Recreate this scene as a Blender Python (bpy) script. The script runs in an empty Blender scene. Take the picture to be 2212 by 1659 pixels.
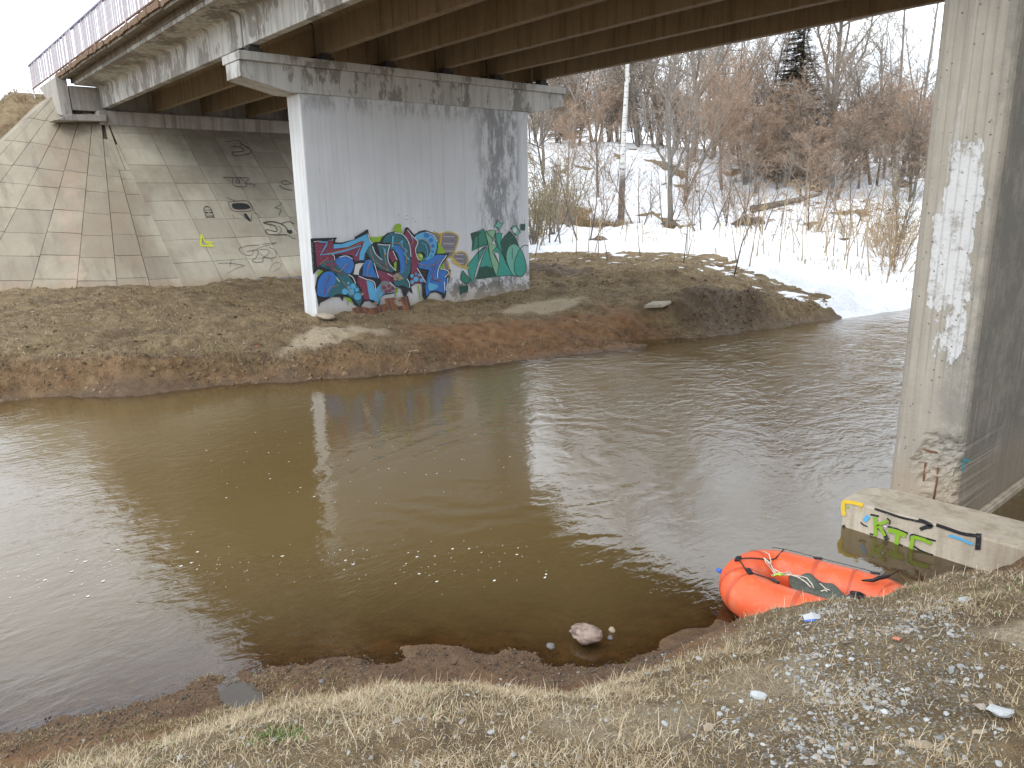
import bpy, bmesh, math, random
import numpy as np
from mathutils import Vector, Matrix, geometry
SC = bpy.context.scene
COL = SC.collection
# ---------------------------------------------------------------- camera
# world: X along the bridge (towards the near bank), Y along the piers, Z up, water at z = 0
CX, CY, F, CAMH = 1106.0, 829.5, 1603.22, 3.0
ROT = np.array([[0.64896762, 0.16998974, -0.74158244],
                [0.76061682, -0.16726527, 0.62728333],
                [-0.01740926, -0.97114665, -0.2378468]])
cam = bpy.data.cameras.new('camera')
cam.sensor_width = 36.0
cam.lens = F / 2212 * 36.0
cam.clip_start = 0.05
cam.clip_end = 2000
co = bpy.data.objects.new('camera', cam)
COL.objects.link(co)
m = Matrix.Identity(4)
for i in range(3):
    m[i][0] = ROT[i, 0]; m[i][1] = -ROT[i, 1]; m[i][2] = -ROT[i, 2]
m[2][3] = CAMH
co.matrix_world = m
SC.camera = co
# ---------------------------------------------------------------- light
SUN_EL, SUN_AZ = math.radians(44), math.radians(282)   # direction the sun stands in: azimuth from +X, counter-clockwise
w = bpy.data.worlds.new('World'); SC.world = w
w.use_nodes = True
nt = w.node_tree; nt.nodes.clear()
wo = nt.nodes.new('ShaderNodeOutputWorld'); bg = nt.nodes.new('ShaderNodeBackground')
sky = nt.nodes.new('ShaderNodeTexSky'); sky.sky_type = 'NISHITA'; sky.sun_disc = False
sky.sun_elevation = SUN_EL
sky.sun_rotation = math.radians(90) - SUN_AZ
sky.air_density = 1.0; sky.dust_density = 0.6
tc = nt.nodes.new('ShaderNodeTexCoord')
no = nt.nodes.new('ShaderNodeTexNoise'); no.inputs['Scale'].default_value = 2.2; no.inputs['Detail'].default_value = 5
no.inputs['Roughness'].default_value = 0.55
mp = nt.nodes.new('ShaderNodeMapping'); mp.inputs['Scale'].default_value = (1, 1, 2.2); mp.inputs['Location'].default_value = (0.3, 1.1, 0.2)
rp = nt.nodes.new('ShaderNodeValToRGB'); rp.color_ramp.elements[0].position = 0.40; rp.color_ramp.elements[1].position = 0.53
rp.color_ramp.elements[0].color = (0.62, 0.62, 0.62, 1); rp.color_ramp.elements[1].color = (1, 1, 1, 1)
mx = nt.nodes.new('ShaderNodeMix'); mx.data_type = 'RGBA'
mx.inputs[7].default_value = (9.3, 10.0, 10.9, 1)
nt.links.new(tc.outputs['Generated'], mp.inputs[0]); nt.links.new(mp.outputs[0], no.inputs['Vector'])
nt.links.new(no.outputs[0], rp.inputs[0]); nt.links.new(rp.outputs[0], mx.inputs[0])
nt.links.new(sky.outputs[0], mx.inputs[6]); nt.links.new(mx.outputs[2], bg.inputs[0])
bg.inputs[1].default_value = 0.12
nt.links.new(bg.outputs[0], wo.inputs[0])
sd = bpy.data.lights.new('sun', 'SUN'); sd.energy = 0.6; sd.angle = math.radians(20); sd.color = (1, 0.98, 0.95)
so = bpy.data.objects.new('sun', sd); COL.objects.link(so)
sv = Vector((math.cos(SUN_EL) * math.cos(SUN_AZ), math.cos(SUN_EL) * math.sin(SUN_AZ), math.sin(SUN_EL)))
so.rotation_euler = sv.to_track_quat('Z', 'Y').to_euler()
SC.view_settings.view_transform = 'Standard'
SC.view_settings.look = 'None'
SC.view_settings.exposure = 0.9
SC.view_settings.gamma = 1.0

# ---------------------------------------------------------------- measuring helpers (photo measurement -> place in the world)
CAM = np.array([0.0, 0.0, CAMH])
def ray(x, y): return ROT @ np.array([x - CX, y - CY, F])
def onz(x, y, z): d = ray(x, y); return CAM + d * (z - CAMH) / d[2]
def onx(x, y, X): d = ray(x, y); return CAM + d * X / d[0]
def ony(x, y, Y): d = ray(x, y); return CAM + d * Y / d[1]
def heading(px, dist):
    d = ray(px, 430.0); d = d / math.hypot(d[0], d[1]); return d[0] * dist, d[1] * dist

# ---------------------------------------------------------------- numpy noise
def _hash(i, j, s):
    n = (i * 374761393 + j * 668265263 + s * 1442695041) & 0x7fffffff
    n = ((n ^ (n >> 13)) * 1274126177) & 0x7fffffff
    n = (n ^ (n >> 16)) & 0xffff
    return n / 65535.0
def vnoise(x, y, s=0):
    x = np.asarray(x, float); y = np.asarray(y, float)
    xi = np.floor(x).astype(np.int64); yi = np.floor(y).astype(np.int64)
    fx = x - xi; fy = y - yi
    fx = fx * fx * (3 - 2 * fx); fy = fy * fy * (3 - 2 * fy)
    a = _hash(xi, yi, s); b = _hash(xi + 1, yi, s); c = _hash(xi, yi + 1, s); d = _hash(xi + 1, yi + 1, s)
    return (a * (1 - fx) + b * fx) * (1 - fy) + (c * (1 - fx) + d * fx) * fy - 0.5
def fbm(x, y, s=0, o=4):
    t = 0; a = 1.0; f = 1.0
    for k in range(o):
        t = t + a * vnoise(x * f + 17.3 * k, y * f - 9.1 * k, s + k); a *= 0.5; f *= 2.03
    return t
def sstep(a, b, x):
    t = np.clip((x - a) / (b - a), 0, 1); return t * t * (3 - 2 * t)

# ---------------------------------------------------------------- object helpers
def link(o, parent=None):
    COL.objects.link(o)
    if parent is not None: o.parent = parent
    return o
def tag(o, label=None, cat=None, group=None, kind=None):
    if label: o['label'] = label
    if cat: o['category'] = cat
    if group: o['group'] = group
    if kind: o['kind'] = kind
    return o
def empty(name, loc=(0, 0, 0), rz=0):
    o = bpy.data.objects.new(name, None); link(o); o.location = loc; o.rotation_euler = (0, 0, rz)
    o.empty_display_size = 0.2; return o
def mesh_obj(name, verts, faces, mats=None, parent=None, smooth=False, midx=None):
    me = bpy.data.meshes.new(name)
    me.from_pydata([tuple(v) for v in verts] if not isinstance(verts, np.ndarray) else verts.tolist(), [], faces)
    if mats is not None:
        for mm in (mats if isinstance(mats, (list, tuple)) else [mats]): me.materials.append(mm)
    if midx is not None: me.polygons.foreach_set('material_index', midx)
    if smooth: me.polygons.foreach_set('use_smooth', [True] * len(me.polygons))
    me.update()
    return link(bpy.data.objects.new(name, me), parent)
class MB:
    def __init__(s): s.v = []; s.f = []; s.m = []
    def add(s, v, f, mi=0):
        b = len(s.v); s.v += [tuple(p) for p in v]; s.f += [tuple(b + i for i in q) for q in f]; s.m += [mi] * len(f); return s
    def box(s, x0, x1, y0, y1, z0, z1, mi=0):
        return s.add([(x, y, z) for z in (z0, z1) for y in (y0, y1) for x in (x0, x1)],
                     [(0, 2, 3, 1), (4, 5, 7, 6), (0, 1, 5, 4), (2, 6, 7, 3), (0, 4, 6, 2), (1, 3, 7, 5)], mi)
    def prism_x(s, prof, x0, x1, mi=0):      # prof: list of (y,z), convex or not, counter-clockwise seen from +X
        n = len(prof)
        v = [(x0, y, z) for y, z in prof] + [(x1, y, z) for y, z in prof]
        f = [(i, (i + 1) % n, n + (i + 1) % n, n + i) for i in range(n)]
        return s.add(v, f + [tuple(range(n))[::-1], tuple(range(n, 2 * n))], mi)
    def tube(s, pts, r, k=6, mi=0, cap=True):
        pts = [Vector(p) for p in pts]; n = len(pts)
        rr = r if hasattr(r, '__len__') else [r] * n
        ring = []; up = None
        for i, p in enumerate(pts):
            t = (pts[min(i + 1, n - 1)] - pts[max(i - 1, 0)]).normalized()
            if up is None: up = t.orthogonal().normalized()
            up = (up - t * up.dot(t)); up = up.normalized() if up.length > 1e-6 else t.orthogonal().normalized()
            sdv = t.cross(up)
            ring.append([p + (up * math.cos(2 * math.pi * j / k) + sdv * math.sin(2 * math.pi * j / k)) * rr[i] for j in range(k)])
        v = [q for rg in ring for q in rg]
        f = [(i * k + j, i * k + (j + 1) % k, (i + 1) * k + (j + 1) % k, (i + 1) * k + j) for i in range(n - 1) for j in range(k)]
        if cap: f += [tuple(range(k))[::-1], tuple((n - 1) * k + j for j in range(k))]
        return s.add(v, f, mi)
    def build(s, name, mats, parent=None, smooth=False, bevel=0, seg=2):
        o = mesh_obj(name, s.v, s.f, mats, parent, smooth, s.m)
        if bevel:
            md = o.modifiers.new('bevel', 'BEVEL'); md.width = bevel; md.segments = seg; md.limit_method = 'ANGLE'; md.harden_normals = False
        return o
def copy_tree(o, parent=None):
    c = o.copy(); COL.objects.link(c)
    c.parent = parent
    for ch in o.children: copy_tree(ch, c)
    return c

# ---------------------------------------------------------------- material helper
class N:
    def __init__(s, name):
        s.mat = bpy.data.materials.new(name); s.mat.use_nodes = True
        s.t = s.mat.node_tree; s.t.nodes.clear()
        s.out = s.t.nodes.new('ShaderNodeOutputMaterial')
        s.geo = s.t.nodes.new('ShaderNodeNewGeometry'); s.tc = s.t.nodes.new('ShaderNodeTexCoord')
        s.pos = s.geo.outputs['Position']; s.obj = s.tc.outputs['Object']
    def _set(s, inp, v):
        if isinstance(v, bpy.types.NodeSocket): s.t.links.new(v, inp)
        elif isinstance(v, (tuple, list)) and len(v) == 3 and inp.type == 'RGBA': inp.default_value = (*v, 1)
        else: inp.default_value = v
    def node(s, typ, ins={}, **kw):
        n = s.t.nodes.new(typ)
        for k, v in kw.items(): setattr(n, k, v)
        for k, v in ins.items(): s._set(n.inputs[k], v)
        return n
    def map(s, vec, scale=(1, 1, 1), loc=(0, 0, 0), rot=(0, 0, 0)):
        return s.node('ShaderNodeMapping', {'Vector': vec, 'Scale': scale, 'Location': loc, 'Rotation': rot}).outputs[0]
    def noise(s, vec, scale=1, detail=4, rough=0.55, dist=0):
        return s.node('ShaderNodeTexNoise', {'Vector': vec, 'Scale': scale, 'Detail': detail, 'Roughness': rough, 'Distortion': dist}).outputs[0]
    def voro(s, vec, scale=1, feature='F1', out=0, rand=1):
        n = s.node('ShaderNodeTexVoronoi', {'Vector': vec, 'Scale': scale, 'Randomness': rand}, feature=feature); return n.outputs[out]
    def ramp(s, fac, *stops, interp='LINEAR'):
        n = s.node('ShaderNodeValToRGB', {'Fac': fac}); r = n.color_ramp; r.interpolation = interp
        while len(r.elements) < len(stops): r.elements.new(0.5)
        for e, (p, c) in zip(r.elements, stops):
            e.position = p; e.color = (*c, 1) if isinstance(c, tuple) else (c, c, c, 1)
        return n.outputs[0]
    def mix(s, fac, a, b, mode='MIX'):
        n = s.node('ShaderNodeMix', data_type='RGBA', blend_type=mode)
        s._set(n.inputs[0], fac); s._set(n.inputs[6], a); s._set(n.inputs[7], b); return n.outputs[2]
    def math(s, op, a, b=0.0, c=0.0, clamp=False):
        n = s.node('ShaderNodeMath', operation=op, use_clamp=clamp); s._set(n.inputs[0], a); s._set(n.inputs[1], b); s._set(n.inputs[2], c); return n.outputs[0]
    def mul(s, a, b): return s.math('MULTIPLY', a, b)
    def addm(s, a, b): return s.math('ADD', a, b)
    def band(s, v, a, b):   # smooth 0->1 as v runs a..b
        n = s.node('ShaderNodeMapRange', interpolation_type='SMOOTHSTEP')
        s._set(n.inputs[0], v); n.inputs[1].default_value = a; n.inputs[2].default_value = b; return n.outputs[0]
    def xyz(s, vec): return s.node('ShaderNodeSeparateXYZ', {0: vec}).outputs
    def attr(s, name, out='Color'): return s.node('ShaderNodeAttribute', attribute_name=name).outputs[out]
    def bump(s, h, dist=0.01, strength=1.0, normal=None):
        ins = {'Height': h, 'Distance': dist, 'Strength': strength}
        if normal is not None: ins['Normal'] = normal
        return s.node('ShaderNodeBump', ins).outputs[0]
    def bsdf(s, color, rough=0.8, normal=None, **kw):
        ins = {'Base Color': color, 'Roughness': rough}
        if normal is not None: ins['Normal'] = normal
        ins.update(kw)
        p = s.node('ShaderNodeBsdfPrincipled', ins)
        s.t.links.new(p.outputs[0], s.out.inputs[0]); return s.mat
def simple(name, col, rough=0.7, var=0.25, scale=8, bump=0.0, **kw):
    n = N(name)
    v = n.noise(n.obj, scale, 5, 0.6)
    c = n.mix(v, tuple(x * (1 - var) for x in col), tuple(min(1, x * (1 + var)) for x in col))
    nm = n.bump(n.noise(n.obj, scale * 4, 4), bump) if bump else None
    return n.bsdf(c, rough, nm, **kw)
# ================================================================ terrain
def polyline(P): return np.array(P, float)
def sdist(x, y, P):
    """signed distance to an open polyline, positive on its left-hand side (the ends run on far beyond the scene)"""
    best = np.full(x.shape, 1e9)
    for a, b in zip(P[:-1], P[1:]):
        d = b - a; L = d @ d
        t = np.clip(((x - a[0]) * d[0] + (y - a[1]) * d[1]) / L, 0, 1)
        ex = x - a[0] - t * d[0]; ey = y - a[1] - t * d[1]
        best = np.minimum(best, ex * ex + ey * ey)
    # even-odd test against the region closed far round on the left
    d0 = P[0] - P[1]; d1 = P[-1] - P[-2]
    e0 = P[0] + d0 / np.hypot(*d0) * 3000; e1 = P[-1] + d1 / np.hypot(*d1) * 3000
    Q = np.vstack([e0, P, e1, [3000, 6000], [-6000, 6000], [-6000, -3000]])
    ins = np.zeros(x.shape, bool)
    for a, b in zip(Q, np.roll(Q, -1, 0)):
        if a[1] == b[1]: continue
        c = ((a[1] > y) != (b[1] > y)) & (x < (b[0] - a[0]) * (y - a[1]) / (b[1] - a[1]) + a[0])
        ins ^= c
    return np.sqrt(best) * np.where(ins, 1, -1)
FAR_SHORE = polyline([(-24, -60), (-18, -12), (-15.4, -3)] + [tuple(onz(*p, 0)[:2]) for p in
            [(0, 868), (150, 858), (300, 852), (440, 838), (560, 828), (640, 822), (800, 815), (920, 806), (1000, 792), (1150, 778), (1280, 762), (1395, 752),
             (1412, 742), (1500, 736), (1600, 715), (1700, 704), (1840, 685), (1965, 663)]] + [(-7.6, 24), (-4.5, 28.5), (1, 33), (12, 37), (60, 44), (200, 50)])
def W0(px, py, z, dx=0, dy=0):
    p = onz(px, py, z); return (p[0] + dx, p[1] + dy)
NEAR_SHORE = polyline([(-14, -60), (-7, -12), (-5.3, -3), W0(0, 1572, 0), W0(150, 1545, 0), W0(290, 1515, 0), W0(430, 1474, 0), W0(575, 1432, 0), W0(750, 1428, 0),
            W0(830, 1410, 0), W0(1106, 1398, 0), W0(1210, 1424, 0), W0(1340, 1428, 0), W0(1440, 1394, 0), W0(1556, 1342, 0),
            (-2.45, 4.28), (-2.0, 4.55), (-1.75, 5.1), (-1.65, 5.7), (-1.75, 6.45), (-1.2, 7.3), (-0.6, 9), (0.4, 12), (2.2, 18), (5, 25), (14, 31), (60, 37), (200, 43)])
def tps(C):
    C = np.array(C, float); P = C[:, :2]; n = len(P)
    def U(r2): return 0.5 * r2 * np.log(r2 + 1e-9)
    K = U(((P[:, None] - P[None]) ** 2).sum(-1)) + np.eye(n) * 0.02
    A = np.zeros((n + 3, n + 3)); A[:n, :n] = K; A[:n, n] = 1; A[:n, n + 1:] = P; A[n, :n] = 1; A[n + 1:, :n] = P.T
    s = np.linalg.solve(A, np.concatenate([C[:, 2], np.zeros(3)]))
    def f(x, y):
        out = s[n] + s[n + 1] * x + s[n + 2] * y
        for i in range(n):
            out = out + s[i] * U((x - P[i, 0]) ** 2 + (y - P[i, 1]) ** 2)
        return out
    return f
FARB = tps([(-14.8, 7.05, .68), (-14.8, 10, .68), (-14.8, 13.2, .72), (-21, 6.3, 1.0), (-20.9, 9.5, .92), (-20.8, 13, .95), (-21.4, 4.5, 1.0), (-23.5, 2.6, 1.0), (-26, 1.6, 1.0),
            (-15.2, 1.2, .5), (-14.2, 3.2, .48), (-13.1, 5.5, .42), (-12, 8.3, .4), (-10.8, 12.5, .42), (-10.5, 14.5, .68), (-10.4, 16.5, .62), (-9.8, 19, .45), (-9.0, 21.5, .35),
            (-16, 18, .95), (-20, 21, 1.05), (-23, 20.5, 1.05), (-13, 19.5, .85), (-12.5, 16.5, .75), (-33, 30, 1.9), (-28, 33, 1.9), (-24, 37, 1.8), (-18, 40, 1.65), (-12, 38, 1.5),
            (-13, 28, 1.2), (-9, 27, .8), (-5, 36, 1.2), (-41.5, 37, 6.0), (-37, 41.5, 5.9), (-34, 43.8, 5.4), (-30, 46.5, 4.4), (-22.4, 50.5, 3.6), (-15, 53, 3.0), (-3, 55, 2.4),
            (-33.5, 36.5, 3.4), (-38, 34, 4.0), (-60, 62, 6.5), (-90, 85, 7), (0, 95, 4), (50, 80, 3), (90, 100, 4), (-45, 25, 3), (-60, 0, 2), (-60, -45, 2), (-25, -8, .9), (-22, -20, .9), (-18, -4, .6), (-25, 18, 1.3), (-17, 0.5, .7), (-16.5, 4, .72),
            (-17.2, 9.3, .5)])
NEARB = tps([(-1.42, 2.54, .95), (-1.77, 1.46, 1.0), (-.47, 2.41, 1.3), (0, 0, 1.45), (-4.1, .0, .3), (-2.74, .88, .78), (-4.05, 1.2, .3), (-2.9, 2.0, .55), (-3.3, 2.55, .22), (-2.75, 2.75, .35),
             (-1, 4, 1.0), (0, 4, 1.25), (0, 6, 1.05), (.5, 8, .8), (3, 3, 1.7), (3, -3, 1.8), (-3.3, -3, 1.0), (8, 10, 1.9), (2, 11, 1.0), (6, 18, 1.3), (12, 24, 1.3), (20, 10, 2.2), (30, 28, 2), (30, -30, 2.4),
             (-8, -30, 1), (0, -25, 2), (60, 20, 2.5), (60, -60, 2.5), W0(1560, 1340, .5) + (0.44,), W0(1680, 1300, .62) + (0.56,), W0(1780, 1275, .68) + (0.62,), W0(1910, 1242, .7) + (0.64,),
             W0(2060, 1218, .72) + (0.66,), W0(2212, 1197, .8) + (0.74,), (-2.2, 2.6, .62), (-3.3, 1.6, .5)])
def rect_dist(x, y, x0, x1, y0, y1):
    dx = np.maximum(np.maximum(x0 - x, x - x1), 0); dy = np.maximum(np.maximum(y0 - y, y - y1), 0)
    return np.hypot(dx, dy)
SLOPE = 0.868
PUD = W0(522, 1482, .13)
def height(x, y, detail=True):
    x = np.asarray(x, float); y = np.asarray(y, float)
    xc = np.clip(x, -110, 100); yc = np.clip(y, -60, 110)
    df = sdist(x, y, FAR_SHORE); dn = -sdist(x, y, NEAR_SHORE)
    wob = fbm(x * 1.3, y * 1.3, 5, 3) * 0.26 + fbm(x * 5, y * 5, 6, 3) * 0.10
    # far bank
    ff = df + wob
    wf = 0.42 + 0.35 * (vnoise(x * .6, y * .6, 9) + .5) + 0.9 * sstep(7.3, 8.5, y) * (1 - sstep(13, 14.5, y)) + 0.8 * sstep(19, 23, y)
    # narrow sandy ledge at the foot of the far bluff, then the bluff
    prof = sstep(0.12, 1, ff / wf) * 0.93 + 0.07 * sstep(0, .15, ff)
    B = np.maximum(FARB(xc, yc), 0.25)
    zf = np.where(ff > 0, B * prof, np.maximum(ff * 0.6, -1.2))
    if detail:
        n1 = fbm(x * .9, y * .9, 11, 4); n2 = fbm(x * 4, y * 4, 12, 4)
        zf = zf + sstep(0.05, .9, ff) * (n1 * 0.10 + n2 * 0.095)
        # muddy mounds and the gully beside the pier
        for mx_, my_, r_, h_ in [(-13.2, 16.6, 1.5, .22), (-10.55, 14.9, .95, .2), (-9.9, 16.3, .8, .16), (-16.6, 15.6, 2.4, .14), (-14.3, 3.3, 1.0, .1), (-12.6, 6.6, .7, .12)]:
            q = np.exp(-((x - mx_) ** 2 + (y - my_) ** 2) / r_ ** 2); zf = zf + q * (h_ + fbm(x * 3, y * 3, 21, 4) * .22)
        g = np.exp(-((x + 10.35 + (y - 12.35) * -.6) ** 2) / .05) * (np.exp(-((y - 12.6) ** 2) / 1.2)); zf = zf - .22 * g * (ff > 0)
    # road embankment and the cone under the slabs
    d1 = np.hypot(np.maximum(x + 26.35, 0), np.maximum(np.maximum((6.2 - y) * 1.3, y - 14.0), 0)); cone = 5.6 - SLOPE * d1 - 0.3
    d2 = rect_dist(x, y, -300, -31.3, 4.6, 15); emb = 7.0 - 1.0 * d2 + fbm(x * .8, y * .8, 31, 3) * .12
    emb = np.maximum(emb, 6.8 - 2.2 * rect_dist(x, y, -300, -27.7, 6.6, 14.6))
    zf = np.maximum(zf, np.maximum(np.where(d1 > 0, cone, 5.45), np.minimum(emb, 7.0)))
    # near bank
    nn = dn + wob * .4
    wn = np.where(y < 2.6, 1.3, 0.62); wn = 1.5 - 0.95 * sstep(2.2, 3.6, y) + 0.3 * sstep(6.5, 9, y)
    pr = sstep(-.02, 1, nn / wn) * .93 + .07 * sstep(0, .2, nn)
    Bn = np.maximum(NEARB(xc, yc), 0.12)
    zn = np.where(nn > 0, Bn * pr, np.maximum(nn * 0.26 + .0, -1.2))
    if detail:
        k = sstep(0, .5, nn)
        zn = zn - .09 * np.exp(-(((x - PUD[0]) / .20) ** 2 + ((y - PUD[1]) / .13) ** 2))
        zn = zn + k * (fbm(x * 2.2, y * 2.2, 41, 4) * .06 + fbm(x * 11, y * 11, 42, 3) * .030) + (1 - k) * fbm(x * 5, y * 5, 43, 4) * .028 * sstep(-1.2, 0, nn)
    dr = rect_dist(x, y, 9.5, 300, 5.2, 15); zn = np.maximum(zn, np.minimum(6.8 - SLOPE * dr, 6.8))
    return np.maximum(zf, zn)
def hz(x, y): return float(height(np.array([x]), np.array([y]))[0])

def axis(segs):
    out = []
    for a, b, s in segs: out.append(np.arange(a, b, s))
    return np.concatenate(out)
def grid_mesh(name, xs, ys, zfun, mats, keep=None):
    X, Y = np.meshgrid(xs, ys)
    Z = zfun(X.ravel(), Y.ravel())
    V = np.stack([X.ravel(), Y.ravel(), Z], 1)
    nx, ny = len(xs), len(ys)
    i = np.arange(nx * ny).reshape(ny, nx)
    Q = np.stack([i[:-1, :-1], i[:-1, 1:], i[1:, 1:], i[1:, :-1]], -1).reshape(-1, 4)
    if keep is not None:
        kv = keep(X.ravel(), Y.ravel(), Z); Q = Q[kv[Q].any(1)]
        used = np.unique(Q); rm = np.full(len(V), -1); rm[used] = np.arange(len(used)); V = V[used]; Q = rm[Q]
    me = bpy.data.meshes.new(name)
    me.vertices.add(len(V)); me.vertices.foreach_set('co', V.ravel())
    me.loops.add(Q.size); me.loops.foreach_set('vertex_index', Q.ravel().astype(np.int32))
    me.polygons.add(len(Q)); me.polygons.foreach_set('loop_start', np.arange(0, Q.size, 4, dtype=np.int32))
    me.polygons.foreach_set('loop_total', np.full(len(Q), 4, np.int32))
    me.polygons.foreach_set('use_smooth', np.ones(len(Q), bool))
    me.materials.append(mats); me.update(calc_edges=True)
    return link(bpy.data.objects.new(name, me)), V
def geo_axis(start, end, s0, g):
    out = []; x = start; s = s0; sgn = 1 if end > start else -1
    while (x - end) * sgn < 0: out.append(x); s *= g; x += sgn * s
    out.append(end); return np.array(out)
XS = np.concatenate([geo_axis(-27, -600, .2, 1.16)[::-1], axis([(-26.8, -16, .16), (-16, -8.4, .085), (-8.4, -5.6, .25), (-5.6, 0.6, .024), (.6, 6, .25)]), geo_axis(6, 600, .3, 1.2)])
YS = np.concatenate([geo_axis(-3, -600, .3, 1.2)[::-1], axis([(-2.8, -.6, .14), (-.6, 7.2, .03), (7.2, 22, .085), (22, 48, .35)]), geo_axis(48, 600, .5, 1.2)])

def mud_masks(x, y):
    """colour masks: sand, grass, wet mud, gravel"""
    df = sdist(x, y, FAR_SHORE); dn = -sdist(x, y, NEAR_SHORE)
    n = fbm(x * 1.3, y * 1.3, 51, 4); n2 = fbm(x * 5, y * 5, 52, 3)
    def blob(cx_, cy_, r, sx=1, sy=1, amp=1): return np.exp(-(((x - cx_) / sx) ** 2 + ((y - cy_) / sy) ** 2) / r ** 2) * amp
    sand = sstep(.35, .6, blob(-13.2, 6.6, .62, 1.0, 1.7) + n * .5) + sstep(.35, .6, blob(-12.9, 12.1, .7, .8, 1.6) + n * .5) \
        + sstep(.4, .65, blob(-.55, 3.6, .5, 1.0, .6) + n * .5) + .55 * sstep(.4, .7, blob(-1.75, 2.0, .45) + n * .6) + .5 * sstep(.4, .7, blob(-1.5, 2.75, .4) + n * .6)
    far = df > -1
    clay = np.where(far, sstep(7.0, 8.6, y) * (1 - sstep(12.6, 13.6, y)) * (1 - sstep(1.6, 2.4, df + n)) + .6 * (1 - sstep(.5, .9, df + n * .5)) * (y < 7.5),
                    (1 - sstep(.45, .8, dn + n * .5)))
    wet = np.where(far, (1 - sstep(.1, .35, df + n2 * .15)) * .8 + sstep(.3, .6, blob(-10.1, 15.3, 1.0, .7, 1.6) + n * .3) + sstep(.35, .6, blob(-17, 15.7, 1.7, 1.4, .55) + n * .3)
                   + .7 * sstep(.4, .7, blob(-17.5, 9.6, 1.4, 1, 1.2) + n * .3), (1 - sstep(.12, .5, dn + n * .35)) * sstep(-.15, .05, dn) * .6)
    gravel = sstep(.25, .7, blob(-1.15, 3.15, .62, .75, 1.0) + blob(-.95, 2.35, .5) + blob(-1.6, 3.6, .35) * .7 + n * .55)
    grass = np.clip(1 - sand - clay - wet, 0, 1) * np.where(far, 1, sstep(.3, .75, dn + n * .6 + n2 * .35))
    return np.stack([np.clip(sand, 0, 1), np.clip(clay, 0, 1), np.clip(wet, 0, 1), np.clip(gravel * (1 - far), 0, 1)], 1), np.clip(grass, 0, 1)

def ground_material():
    n = N('ground')
    a = n.node('ShaderNodeAttribute', attribute_name='mask'); sep = n.node('ShaderNodeSeparateColor', {0: a.outputs['Color']})
    sand, clay, wet, grav = sep.outputs[0], sep.outputs[1], sep.outputs[2], a.outputs['Alpha']
    P = n.pos
    big = n.noise(P, .8, 5, .6); mid = n.noise(P, 5, 6, .65); fine = n.noise(P, 42, 5, .7); vf = n.noise(P, 160, 3, .7)
    soil = n.ramp(mid, (.3, (.095, .060, .029)), (.5, (.22, .145, .070)), (.68, (.35, .25, .13)))
    straw = n.ramp(fine, (.32, (.13, .093, .048)), (.5, (.32, .24, .13)), (.66, (.46, .37, .22)))
    green = n.ramp(fine, (.35, (.10, .078, .030)), (.6, (.27, .20, .088)))
    gcol = n.mix(n.ramp(big, (.42, 0.0), (.62, .75)), straw, green)
    c = n.mix(n.ramp(n.noise(P, 2.6, 6, .7), (.36, 0.05), (.64, 0.8)), soil, gcol)
    c = n.mix(n.ramp(n.noise(P, 1.1, 6, .7), (.38, .65), (.50, 0.0)), c, (.12, .078, .042))
    c = n.mix(n.mul(n.attr('moss', 'Fac'), .85), c, n.ramp(n.noise(P, 11, 6, .75), (.35, (.07, .048, .022)), (.55, (.17, .125, .055)), (.7, (.24, .20, .08))))
    c = n.mix(clay, c, n.ramp(mid, (.3, (.13, .063, .027)), (.55, (.28, .15, .066)), (.75, (.34, .215, .115))))
    c = n.mix(n.mul(sand, n.ramp(fine, (.3, .5), (.5, 1.0))), c, n.ramp(fine, (.3, (.40, .31, .195)), (.7, (.56, .46, .32))))
    chips = n.ramp(n.voro(P, 60), (.0, 1.0), (.28, 1.0), (.42, 0.0))
    c = n.mix(n.mul(n.mul(grav, chips), .75), c, n.ramp(vf, (.35, (.22, .21, .19)), (.6, (.46, .46, .44))))
    wetc = n.ramp(n.noise(P, 9, 6, .75), (.35, (.065, .040, .022)), (.65, (.165, .105, .060)))
    c = n.mix(n.mul(wet, .8), c, wetc)
    c = n.mix(n.mul(n.math('SUBTRACT', 1.0, n.band(n.xyz(P)[2], -.06, .01)), .8), c, n.ramp(mid, (.35, (.24, .13, .055)), (.65, (.48, .29, .14))))
    c = n.mix(n.ramp(vf, (.28, .45), (.45, 0.0)), c, (.04, .03, .02))
    rough = n.math('SUBTRACT', .98, n.mul(wet, n.ramp(mid, (.4, .1), (.6, .38))))
    h = n.addm(n.mul(fine, .7), n.mul(vf, .35))
    h = n.addm(h, n.mul(n.noise(P, 14, 5, .7), 1.2))
    nm = n.bump(h, .045, 1.0)
    return n.bsdf(c, rough, nm)
MAT_GROUND = ground_material()
ground, GV = grid_mesh('ground', XS, YS, height, MAT_GROUND)
tag(ground, kind='structure')
GM, _ = mud_masks(GV[:, 0], GV[:, 1])
at = ground.data.attributes.new('mask', 'FLOAT_COLOR', 'POINT'); at.data.foreach_set('color', GM.ravel().astype(np.float32))
def moss(x, y):
    dn = -sdist(x, y, NEAR_SHORE); n_ = fbm(x * 2.5, y * 2.5, 55, 4)
    return sstep(.02, .2, dn + n_ * .3) * (1 - sstep(.7, 1.6, dn + n_ * .9)) * (1 - sstep(1.3, 2.4, y + n_)) * (x > -9)
at = ground.data.attributes.new('moss', 'FLOAT', 'POINT'); at.data.foreach_set('value', moss(GV[:, 0], GV[:, 1]).astype(np.float32))

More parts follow.
